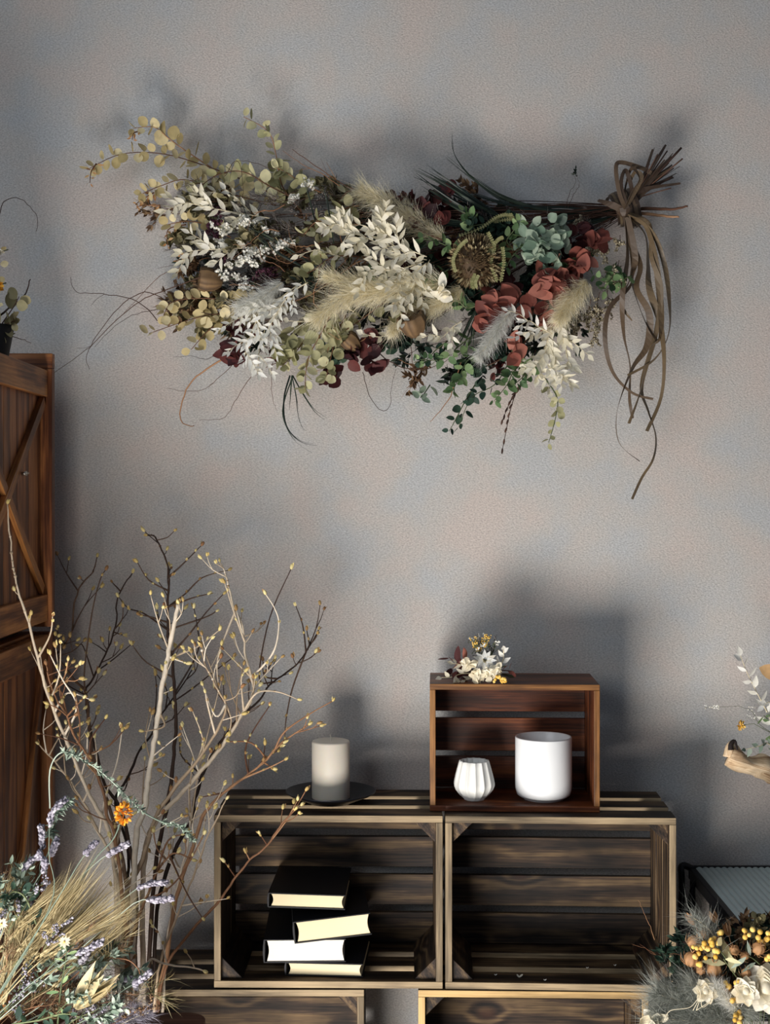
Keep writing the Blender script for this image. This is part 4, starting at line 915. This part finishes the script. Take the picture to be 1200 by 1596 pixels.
# strawflower
o,pts=stalk([RT,(60,1480),(140,1350),(175,1310),(186,1285),(187,1270)],by,bq,'strawflower_stem','silver',.0014)
bunch=MB(); c=P(193,1267,by)
for i in range(90):
    g=rv(); g.y=-abs(g.y)*.9-.1; pos=c+V(g.x*.0075,g.y*.0075,g.z*.0125); bunch.leaf(pos,(g+rv()*.3),g,.008,.006,'lance',.5,.3,None,2)
s=bunch.build('orange_flower_head',M['orangefl'],o); s['label']='orange strawflower head'
# pale husk
o,pts=stalk([(20,1640),(105,1590),(125,1560),(160,1515)],by-.03,bq,'husk_stem','twig_dk',.003)
q=MB()
a=P(118,1572,by-.04); b_=P(172,1508,by-.04); ax=b_-a
for k in range(9):
    sd=(ax.normalized().cross(FRONT)).normalized(); off=sd*(.010*math.sin(k*.8))+V(0,-.004*math.cos(k),0)
    q.leaf(a+off*.3,(ax+off*2),(FRONT+rv()*.4+sd*math.sin(k)),ax.length*R.uniform(.85,1.05),.018,'lance',.08,.5,None,7)
q.build('pale_husk',M['barley'],o)
o,pts=stalk([(20,1600),(100,1535),(150,1497),(195,1495),(214,1508),(218,1518)],by-.01,bq,'curved_reddish_stem','twig_red',.0014)
# underlying herb filler
for k in range(75):
    a=R.uniform(-10,185); lo=1400+ a*.65; b_=R.uniform(lo,1600)
    kd=R.choice([K_gr,('brownfill','brown_herb_sprig','twig_dk','dot',.0018,2),('silver','silver_herb_sprig','stem_green','leaf',.004,1.3),('brownfill','brown_herb_sprig','twig_red','hair',.004,2.5),('barley','straw_grass_sprig','stem_green','hair',.006,2.2),('lav','grey_flower_sprig','stem_green','dot',.0022,1.8)])
    y=by+R.uniform(-.05,.05); d=(P(a,b_,y)-P(*RT,y)).normalized(); d=(d+rv()*.35).normalized()
    spray(P(a-15,b_+10,y),d,R.uniform(.05,.09),bq,kd[0],kd[1],kd[2],7,kd[3],size=kd[4],density=kd[5])
for (a,b_) in ((225,1578),(180,1585),(205,1570)):
    plume([(a-60,1610),(a-20,b_+10),(a+8,b_)],by,by-.02,bq,'lav',.03,500,.018,'fluffy_grass_head',V(0,0,.1))
for (a,b_) in ((2,1440),(100,1468)):
    daisy((a,b_),by-.07,.010,bq,'creamfl','small_daisy',12,V(.3,-1,.3),core='yellow')

# ------------------------------------------------------------------ cabinets at the left
xf=-.665
def cabinet(z0,z1,label,top,y_far,y_near=-.74):
    t=thing_at('barn_door_cabinet',V(xf-.2,(y_far+y_near)/2,z0),label,'cabinet','brown cabinets stacked at the left')
    dpt=.42
    q=MB(); q.box((xf-dpt,y_near,z0),(xf-.024,y_far,z0+.02),1); q.box((xf-dpt,y_near,z1-.02),(xf-.024,y_far,z1),1)
    q.box((xf-dpt,y_near,z0+.02),(xf-.024,y_near+.02,z1-.02),2); q.box((xf-dpt,y_far-.02,z0+.02),(xf-.024,y_far,z1-.02),2); q.box((xf-dpt,y_near+.02,z0+.02),(xf-dpt+.01,y_far-.02,z1-.02),2)
    q.build('body',M['cab'],t,False,.002)
    if top:
        q=MB(); q.box((xf-dpt,y_far-.018,z1),(xf+.012,y_far+.002,z1+.030),0); q.build('end_rail',M['cab'],t,False,.002)
        q=MB(); q.box((xf-.024,y_far-.02,z0),(xf+.012,y_far+.002,z1),2); q.build('corner_stile',M['cab'],t,False,.002)
    else:
        q=MB(); q.box((xf-.024,y_far-.022,z0),(xf+.012,y_far+.002,z1),2); q.build('corner_stile',M['cab'],t,False,.002)
    # door: boards, rails, X braces
    yn,yf_=y_near,y_far-.023; w=(yf_-yn); nb=6; gap=.012 if top else .004
    za,zb_=z0+gap,z1-.004
    q=MB()
    for i in range(nb): q.box((xf-.022,yn+i*w/nb+.0008,za),(xf-.010,yn+(i+1)*w/nb-.0008,zb_),2)
    door=q.build('door',M['cab'],t,False,.0012)
    rl=.052
    for a,b in ((zb_-rl,zb_),(za,za+rl)):
        q=MB(); q.box((xf-.010,yn,a),(xf+.004,yf_,b),1); q.build('rail',M['cab2'],door,False,.0015)
    ya_,yb_=yn,yf_; zl_,zh_=za+rl,zb_-rl
    def brace(p,qn,th):
        (y0,z0_),(y1,z1_)=p,qn; d=V(0,y1-y0,z1_-z0_).normalized(); nrm=V(0,-d.z,d.y)*.022
        A=V(0,y0,z0_);Bq=V(0,y1,z1_); vs=[]
        for xx in (xf-.010,xf-.010+th):
            for c_ in (A+nrm,A-nrm,Bq-nrm,Bq+nrm): vs.append(V(xx,min(max(c_.y,yn+.001),yf_-.001),min(max(c_.z,zl_+.0005),zh_-.0005)))
        g=[((v-A).dot(d)+3*th*50,(v-A).dot(nrm.normalized()),v.x+R.random()*.001) for v in vs]
        q=MB(); q.add(vs,[(3,2,1,0),(4,5,6,7),(0,1,5,4),(1,2,6,5),(2,3,7,6),(3,0,4,7)],.5,g); q.build('cross_brace',M['cab2'],door,False,.001)
    brace((ya_,zl_),(yb_,zh_),.011); brace((ya_,zh_),(yb_,zl_),.009)
    return t
yfar=YC+2.60
z_up1=ZC-(552-HY)/F*2.6-.030; z_up0=ZC-(966-HY)/F*2.6-.012
z_lo1=ZC-(984-HY)/F*2.6; 
cabinet(z_up0,z_up1,'upper brown cabinet with cross braced barn door, topmost at the left edge',True,yfar)
cabinet(.30,z_lo1,'lower brown cabinet with cross braced door, reaching below the picture',False,yfar+.005)
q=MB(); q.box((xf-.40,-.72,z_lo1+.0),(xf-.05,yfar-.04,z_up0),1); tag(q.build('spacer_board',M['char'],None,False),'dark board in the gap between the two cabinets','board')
q=MB(); q.box((xf-.40,-.72,0),(xf-.04,yfar-.02,.2995),1); tag(q.build('cabinet_plinth',M['cab'],None,False,.002),'brown plinth under the lower cabinet','plinth')
q=MB(); c=V(xf+.0015,YC+2.40,Z_(738,2.40)); q.tube([c,c+V(.010,0,0)],.003,.0045,10); q.tube([c+V(.008,-.012,0),c+V(.008,.016,.001)],.0022,.0022,8)
tag(q.build('push_pin',M['steel']),'small silver pin stuck in the upper cabinet door','pin')

# pot plant on the cabinet
py=YC+2.42; pc=V((-14-600)/F*2.42,py,z_up1+.001)
q=MB(); q.lathe([(0,0),(.030,0),(.031,.003),(.040,.05),(.042,.062),(.040,.062),(.036,.05),(0,.045)],pc,32)
pt=thing_at('potted_dried_plant',pc,'black pot of dried leaves and twigs on top of the cabinet','plant'); q.build('pot',M['pot'],pt)
def tw2(pp,r,m,name): return twig(pp,py-.0,py-.01,pt,m,r,name=name)
tw2([(-14,540),(-5,500),(15,480),(38,462),(47,435)],.0026,'twig_dk','thick_twig'); tw2([(-14,540),(-12,400),(0,330),(10,311),(30,310),(50,325),(59,345),(56,360)],.0010,'twig_dk','thin_twig'); tw2([(-14,530),(5,522),(30,527),(48,535)],.0011,'twig_dk','thin_twig')
sprig_eu([(-14,540),(0,510),(20,480),(30,462)],py,py-.02,'olivefill',pt,'twig_dk',L=.034,n=8)
sprig_eu([(-14,540),(-2,510),(10,505),(24,500)],py,py-.02,'olivefill',pt,'twig_dk',L=.030,n=9)
sprig_eu([(-14,540),(-8,480),(-4,440),(0,390)],py,py-.03,'euc_cream',pt,'twig_dk',L=.018,n=12)
bunch_leaves((-3,445),7,py-.02,pt,'orangefl','yellow_flower',14,.012,.008,'lance')
bunch_leaves((0,393),5,py-.02,pt,'creamfl','cream_flower',10,.010,.006,'lance')

# ------------------------------------------------------------------ driftwood wall piece at the right
dy=-.16
dw=thing_at('driftwood_arrangement',P(1200,1190,0),'pale driftwood wall piece with white leaves and small yellow flower','wall arrangement')
q=MB(); path=[(1137,1176,-.17,.022),(1148,1181,-.17,.022),(1165,1187,-.16,.021),(1185,1194,-.15,.024),(1210,1204,-.12,.028),(1245,1208,-.07,.028),(1275,1200,.0,.02)]
pts=smooth([P(a,b,y) for a,b,y,r in path],4); n=len(pts); vs=[];g=[];S=14
for i,p in enumerate(pts):
    t=i/(n-1); rr=path[min(int(t*(len(path)-1)),len(path)-2)][3]; d=(pts[min(i+1,n-1)]-pts[max(i-1,0)]).normalized(); u=V(0,0,1); u=(u-d*u.dot(d)).normalized(); w=d.cross(u)
    for k in range(S):
        a=6.283*k/S; r_=rr*(1+.16*math.sin(a*3+i*.15)+.08*math.sin(a*5-i*.3)); 
        if math.sin(a)>0 : r_*=(.8+.3*math.sin(i*.6))
        v=p+u*math.sin(a)*r_+w*math.cos(a)*r_*.8; vs.append(v); g.append((i*.02,a*rr,rr))
fs=[(i*S+k,i*S+(k+1)%S,(i+1)*S+(k+1)%S,(i+1)*S+k) for i in range(n-1) for k in range(S)]+[tuple(range(S))[::-1],tuple((n-1)*S+k for k in range(S))]
q.add(vs,fs,.5,g); q.build('driftwood',M['drift'],dw)
q=MB(); q.tube(smooth([P(1138,1178,-.17),P(1138,1164,-.17),P(1142,1156,-.172)],4),.015,.004,10); q.build('broken_knob',M['drift'],dw)
q=MB(); q.tube(smooth([P(1139,1169,-.180),P(1139,1160,-.178),P(1145,1155,-.175),P(1149,1168,-.186)],4),.006,.002,8); q.build('dark_tip',M['char'],dw)
sprig_rus([(1215,1160),(1200,1120),(1180,1080),(1165,1050),(1154,1022)],-.14,-.16,dw,'ruscus_cool',14,.034,.013)
sprig_rus([(1212,1170),(1195,1158),(1185,1162),(1162,1168)],-.15,-.19,dw,'silver',8,.026,.009,name='grey_leaf_sprig')
sprig_rus([(1215,1150),(1205,1120),(1200,1095),(1190,1100)],-.14,-.17,dw,'ruscus_cool',7,.03,.012)
sprig_eu([(1215,1150),(1200,1125),(1190,1115)],-.13,-.15,'green',dw,'stem_green',L=.03,n=5,asp=.5)
twig([(1215,1150),(1185,1130),(1173,1110),(1150,1101),(1120,1102),(1098,1103)],-.14,-.15,dw,'stem_green',.0006,name='thin_tendril')
q=MB()
for i in range(26): q.blob(P(1098+R.random()*22,1102+R.uniform(-3,3),-.15),.0015,None,rings=3,seg=5)
for i in range(24): q.blob(P(1163+R.random()*16,1104+R.uniform(-3,16),-.15),.0014,None,rings=3,seg=5)
q.build('tendril_seeds',M['whitefl'],dw)
q=MB(); c=P(1153,1130,-.16)
for i in range(24): gg=rv(); gg.y=-abs(gg.y); q.leaf(c+gg*.003,gg+rv()*.3,gg,.0085,.006,'heart',.5,.3,None,3)
o=q.build('yellow_blossom',M['yellow'],dw); stem('blossom_stalk',[P(1155,1130,-.155),P(1175,1128,-.15),P(1215,1150,-.13)],M['stem_green'],dw,.0006,.0006)
q=MB(); q.leaf(P(1215,1052,-.15),V(-1,0,.35),V(.2,-1,0),.045,.032,'heart',.1,.2); q.build('orange_brown_leaf',M['euc_orange'],dw)

# ------------------------------------------------------------------ black metal trolley with ribbed glass top
zg=ZC-(1350-HY)/F*2.79; yb_=-.035; yf2=YC+(zg-ZC)/-((1434-HY)/F)
xl=(1080-600)/F*2.79
tr=thing_at('metal_trolley',V(xl+.25,(yb_+yf2)/2,0),'black metal trolley with ribbed grey glass top beside the crates','trolley')
q=MB(); NR=38; W=.5; prof=[]
seg=6
vs=[];g=[]
tot=NR*seg
for i in range(tot+1):
    x=xl+.004+W*i/tot; z=zg-.0028+.0026*abs(math.sin(math.pi*i/seg))
    vs+=[V(x,yf2+.004,z),V(x,yb_-.004,z)]
q.add(vs,[(2*i,2*i+2,2*i+3,2*i+1) for i in range(tot)],.5)
q.build('ribbed_glass_top',M['glassrib'],tr,solid=.003)
q=MB(); q.box((xl-.010,yf2-.008,zg-.028),(xl+W+.014,yf2+.004,zg-.001),0); q.box((xl-.010,yb_-.006,zg-.026),(xl+W+.014,yb_+.006,zg+.002),0)
q.box((xl-.010,yf2+.004,zg-.026),(xl+.004,yb_-.006,zg-.001),1); q.box((xl+W,yf2+.004,zg-.026),(xl+W+.014,yb_-.006,zg-.001),1); q.build('frame',M['black'],tr,False,.002)
q=MB(); q.box((xl+.004,yf2+.004,zg-.19),(xl+W,yb_-.006,zg-.18),0); q.box((xl+.03,yf2+.006,zg-.18),(xl+W-.01,yf2+.016,zg-.034),0); q.box((xl+.03,yf2+.016,zg-.18),(xl+.04,yb_-.01,zg-.034),1); q.build('drawer_box',M['black'],tr,False,.002)
for px_ in (xl-.002,xl+W+.002):
    for yy in (yf2,yb_):
        q=MB(); q.tube([V(px_,yy,.0),V(px_,yy,zg-.01)],.006,.006,10); q.build('leg',M['black'],tr)
q=MB(); xx=xl-.022; q.tube(smooth([V(xl-.002,yb_,zg-.004),V(xx-.004,yb_-.005,zg+.003),V(xx-.006,yb_-.012,zg-.03),V(xx-.006,yb_-.012,zg-.17),V(xx+.012,yb_-.012,zg-.19),V(xl-.002,yb_,zg-.19)],6),.007,.007,10)
q.tube(smooth([V(xl-.004,yb_-.05,zg-.012),V(xx+.002,yb_-.06,zg-.045),V(xx+.002,yb_-.06,zg-.16),V(xl-.002,yb_-.03,zg-.19)],6),.005,.005,10)
q.build('tube_handle',M['black'],tr)

# ------------------------------------------------------------------ flower arrangement bottom right, in a tall vase
ry=-.50; RC=(1150,1560)
q=MB(); vx=X_(1165,2.32); q.lathe([(0,0),(.10,0),(.105,.01),(.09,.3),(.07,.52),(.075,.62),(.08,.64),(.075,.64),(.068,.6),(.065,.5),(.08,.3),(.09,.02),(0,.02)],V(vx,ry,0),48)
tag(q.build('floor_vase',M['white_mt']),'tall white floor vase holding the berry and rose arrangement','vase')
ra=thing_at('dried_flower_arrangement',V(vx,ry,.3),'dried arrangement of white roses, tan pods and yellow berries at the right','flower arrangement')
q=MB()
for i in range(40):
    a=R.uniform(1040,1240); b_=R.uniform(1460,1590); q.tube(smooth([V(vx,ry,.35),V(vx,ry,.62),P(a,b_,ry+R.uniform(-.06,.06))],4),.0012,.0009,4)
q.build('stems',M['stem_green'],ra)
for k in range(46):
    a=R.uniform(1060,1215); b_=R.uniform(1475 if a>1075 else 1500,1600)
    kd=R.choice([('dkgreen','dark_leaf_sprig','twig_dk','oval',.0048,1.2),K_br,K_ol,('dkgreen','dark_leaf_sprig','twig_dk','leaf',.005,1.3),('maroon','maroon_leaf_sprig','twig_dk','oval',.005,1)])
    y=ry+R.uniform(0,.07); d=(P(a,b_,y)-P(1160,1640,y)).normalized()+rv()*.5
    spray(P(a,b_+8,y),d.normalized(),R.uniform(.04,.07),ra,kd[0],kd[1],kd[2],6,kd[3],size=kd[4],density=kd[5])
# plumes
for pp,w,n in (([(1140,1575),(1100,1570),(1060,1560),(1022,1548)],.05,2600),([(1150,1590),(1110,1590),(1060,1590),(1020,1585)],.05,2600),([(1130,1560),(1115,1550),(1100,1540),(1075,1535)],.04,1200),([(1140,1590),(1130,1575),(1150,1570),(1170,1575)],.04,1000),([(1120,1480),(1110,1455),(1095,1440),(1080,1430)],.02,260),([(1130,1500),(1110,1480),(1090,1460)],.02,200)):
    plume(pp,ry-.03,ry-.06,ra,'pampas_g',w,n,.035,'grey_pampas_plume',V(-.1,0,.2))
plume([(1150,1570),(1135,1560),(1122,1545),(1115,1535)],ry-.06,ry-.08,ra,'pampas_w',.035,1500,.014,'white_fluffy_head',V(0,0,0))
# seed pods with ribs
def nig(cx_,cy_,r,lab=None):
    c=P(cx_,cy_,ry-.05+R.uniform(-.02,.02)); d=(rv()*.5+V(0,-.6,.7)).normalized(); s2=MB(); rot=V(0,0,1).rotation_difference(d)
    s2.lathe([(0,-r),(r*.5,-r*.9),(r*.95,-r*.35),(r,r*.1),(r*.8,r*.65),(r*.3,r*.95),(0,r)],V(0,0,0),24,lambda a,z:1-.2*abs(math.cos(a*3)))
    for k in range(5):
        a=1.2566*k; s2.tube([V(0,0,r*.9),V(math.cos(a)*r*.5,math.sin(a)*r*.5,r*1.6)],r*.08,r*.03,4)
    for k in range(12):
        a=k*.5236; s2.tube(smooth([V(0,0,-r),V(math.cos(a)*r*1.2,math.sin(a)*r*1.2,-r*.4),V(math.cos(a)*r*1.5,math.sin(a)*r*1.5,r*.4)],3),r*.05,r*.02,3)
    s2.v=[tuple(c+rot@Vector(v)) for v in s2.v]; s2.build('seed_pod',M['nigella'],ra)
for a,b_,r in ((1081,1468,.0115),(1112,1510,.015),(1145,1481,.0095),(1163,1517,.009),(1092,1512,.009),(1077,1495,.013),(1182,1478,.012),(1098,1455,.009),(1130,1540,.009),(1160,1490,.008)): nig(a,b_,r)
# berry sprigs
for a,b_,n in ((1105,1472,9),(1092,1485,7),(1113,1488,6),(1119,1460,4),(1170,1455,5),(1190,1458,7),(1188,1470,4),(1190,1488,5),(1155,1550,8),(1148,1555,6),(1168,1545,6),(1152,1585,9),(1088,1495,4),(1200,1450,4),(1140,1535,4)):
    bs=[]; s=MB(); c=P(a,b_,ry-.07); root=c+V(0,.05,-.04)
    for k in range(n):
        p=c+V(R.uniform(-.011,.011),R.uniform(-.01,.01),R.uniform(-.010,.010)); bs.append((p,.0046*R.uniform(.8,1.15))); s.tube([root,p],.0006,.0005,4)
    o=s.build('berry_sprig',M['twig_red'],ra)
    for p,r_ in bs: q=MB(); q.blob(p,r_,None,rings=6,seg=9); q.build('berry',M['yellow'],o)
# broad olive leaves
sprig_eu([(1160,1530),(1140,1505),(1125,1485),(1118,1475)],ry-.04,ry-.08,'olivefill',ra,'stem_green',L=.05,n=4,asp=.35,shape='lance',name='olive_leaf_sprig')
sprig_eu([(1170,1545),(1150,1525),(1135,1505),(1128,1495)],ry-.04,ry-.08,'euc_olive',ra,'stem_green',L=.055,n=4,asp=.3,shape='lance',name='olive_leaf_sprig')
sprig_eu([(1200,1530),(1190,1510),(1175,1495),(1165,1490)],ry-.04,ry-.08,'silver',ra,'stem_green',L=.05,n=5,asp=.25,shape='lance',name='grey_leaf_sprig')
for pp in ([(1150,1510),(1135,1480),(1122,1450),(1115,1435)],[(1160,1520),(1145,1490),(1135,1455)],[(1100,1480),(1090,1455),(1080,1438)]):
    pts=smooth([P(a,b_,ry-.02) for a,b_ in pp],5); q=MB(); q.tube(pts,.0011,.0006,4); o=q.build('bud_stalk',M['nigella'],ra); q=MB(); p,d=pts[-1],(pts[-1]-pts[-3]).normalized()
    for k in range(6): q.leaf(p-d*.006,(d+rv()*.25),rv(),.026,.009,'lance',.05,.4,None,4)
    q.build('husk',M['nigella'],o)
# roses
def rose(cx_,cy_,r,name,y):
    c=P(cx_,cy_,y); q=MB(); nn=V(-.15,-1,.35).normalized(); u=nn.orthogonal().normalized()
    for ring,(rr,tl,n) in enumerate(((.12,1.5,3),(.25,1.2,4),(.42,.9,5),(.6,.55,6),(.75,.2,7))):
        for k in range(n):
            g=Matrix.Rotation(k*6.283/n+ring*.7+R.uniform(-.2,.2),3,nn)@u
            d=(nn*tl+g).normalized(); q.leaf(c+g*rr*r*.55-nn*r*.3,d,-g+nn*.3,r*(.75+ring*.09),r*(.75+.1*ring),'heart',-.25,.45,None,6)
    q.blob(c-nn*r*.1,r*.45,.5,rings=6,seg=8)
    q.build(name,M['creamfl'],ra)
rose(1194,1540,.027,'white_rose',ry-.08); rose(1163,1545,.016,'small_cream_rose',ry-.09); rose(1100,1545,.014,'small_cream_rose',ry-.08)
q=MB()
for k in range(3):
    pp=[(1035+k*5,1590),(1045,1575),(1075,1570),(1090,1555),(1095,1570),(1108,1560),(1085,1575)]
    if k: pp=[(1090-k*5,1575),(1092,1550),(1085,1530+k*5)]
    q.tube(smooth([P(a,b_,ry-.11) for a,b_ in pp],5),.0006,.0005,4)
q.build('white_tendrils',M['stem_ivory'],ra)
q=MB()
for k in range(10): q.leaf(P(1000+R.uniform(0,30),1590+R.uniform(-4,8),ry-.06),(rv()+V(0,0,.3)),FRONT,.022,.017,'heart',.3,.3)
q.build('cream_petals',M['creamfl'],ra)
# loose tendril reaching into the empty crate
twig([(1100,1500),(1052,1487),(1030,1493),(1010,1480),(985,1472)],ry+.02,ry+.16,ra,'twig_red',.0007,name='wiry_tendril'); twig([(1030,1493),(1015,1485),(997,1470)],ry+.10,ry+.14,ra,'twig_red',.0006,name='wiry_tendril')
twig([(1020,1465),(1012,1440),(1002,1420),(995,1402)],-.32,-.29,ra,'twig_red',.0006,name='wiry_tendril')

# fallen bits in the empty crate
for (a,b_,lab) in ((809,1524,'white dried petal near the front of the empty crate floor'),(849,1529,'tiny pale crumb at the middle of the empty crate floor'),(772,1521,'tiny pale crumb at the left of the empty crate floor'),(958,1506,'tiny pale crumb at the right of the empty crate floor'),(915,1510,'tiny pale crumb behind the middle of the empty crate floor')):
    z=zb+.0137; D=(ZC-z)*F/(b_-HY); p=V(X_(a,D),YC+D,z+.001); q=MB(); sz=.0045 if a==809 else .002
    q.leaf(p,V(1,.4,.25),V(0,0,1),sz*2,sz*1.4,'round',.3,.3); q.leaf(p,V(-.5,.4,.3),V(0,0,1),sz*1.5,sz,'round',.3,.3)
    tag(q.build('fallen_petal',M['whitefl'],None,solid=.0004),lab,'petal')

for o in bpy.data.objects:
    if '_o' in o: del o['_o']

# ------------------------------------------------------------------ light and camera
def area(name, loc, tgt, size, power, col, sy=None):
    l=bpy.data.lights.new(name,'AREA'); l.size=size; l.energy=power; l.color=col
    if sy: l.shape='RECTANGLE'; l.size_y=sy
    o=bpy.data.objects.new(name,l); C.objects.link(o); o.location=loc
    o.rotation_euler=(Vector(tgt)-Vector(loc)).to_track_quat('-Z','Y').to_euler(); return o
area('low_daylight', (-.72,-1.85,.2), (.15,0,1.5), 1.1, 96, (1,.945,.895))
area('fill_light', (-1.5,-2.6,2.4), (.1,0,1.4), 1.6, 21, (.90,.95,1.0), 1.4)  # soft fill added from the upper left, no window known there
w=bpy.data.worlds.new('world'); bpy.context.scene.world=w; w.use_nodes=True
w.node_tree.nodes['Background'].inputs[0].default_value=(.74,.82,1,1); w.node_tree.nodes['Background'].inputs[1].default_value=.12
cam=bpy.data.cameras.new('camera'); co=bpy.data.objects.new('camera',cam); C.objects.link(co)
co.location=(0,YC,ZC); co.rotation_euler=(math.pi/2,0,0)
cam.sensor_fit='HORIZONTAL'; cam.sensor_width=36; cam.lens=F/1200*36; cam.shift_y=(HY-798)/1200
bpy.context.scene.camera=co
sc=bpy.context.scene
sc.view_settings.view_transform='Standard'; sc.view_settings.look='None'; sc.view_settings.gamma=1; sc.view_settings.exposure=.27; sc.view_settings.use_curve_mapping=False
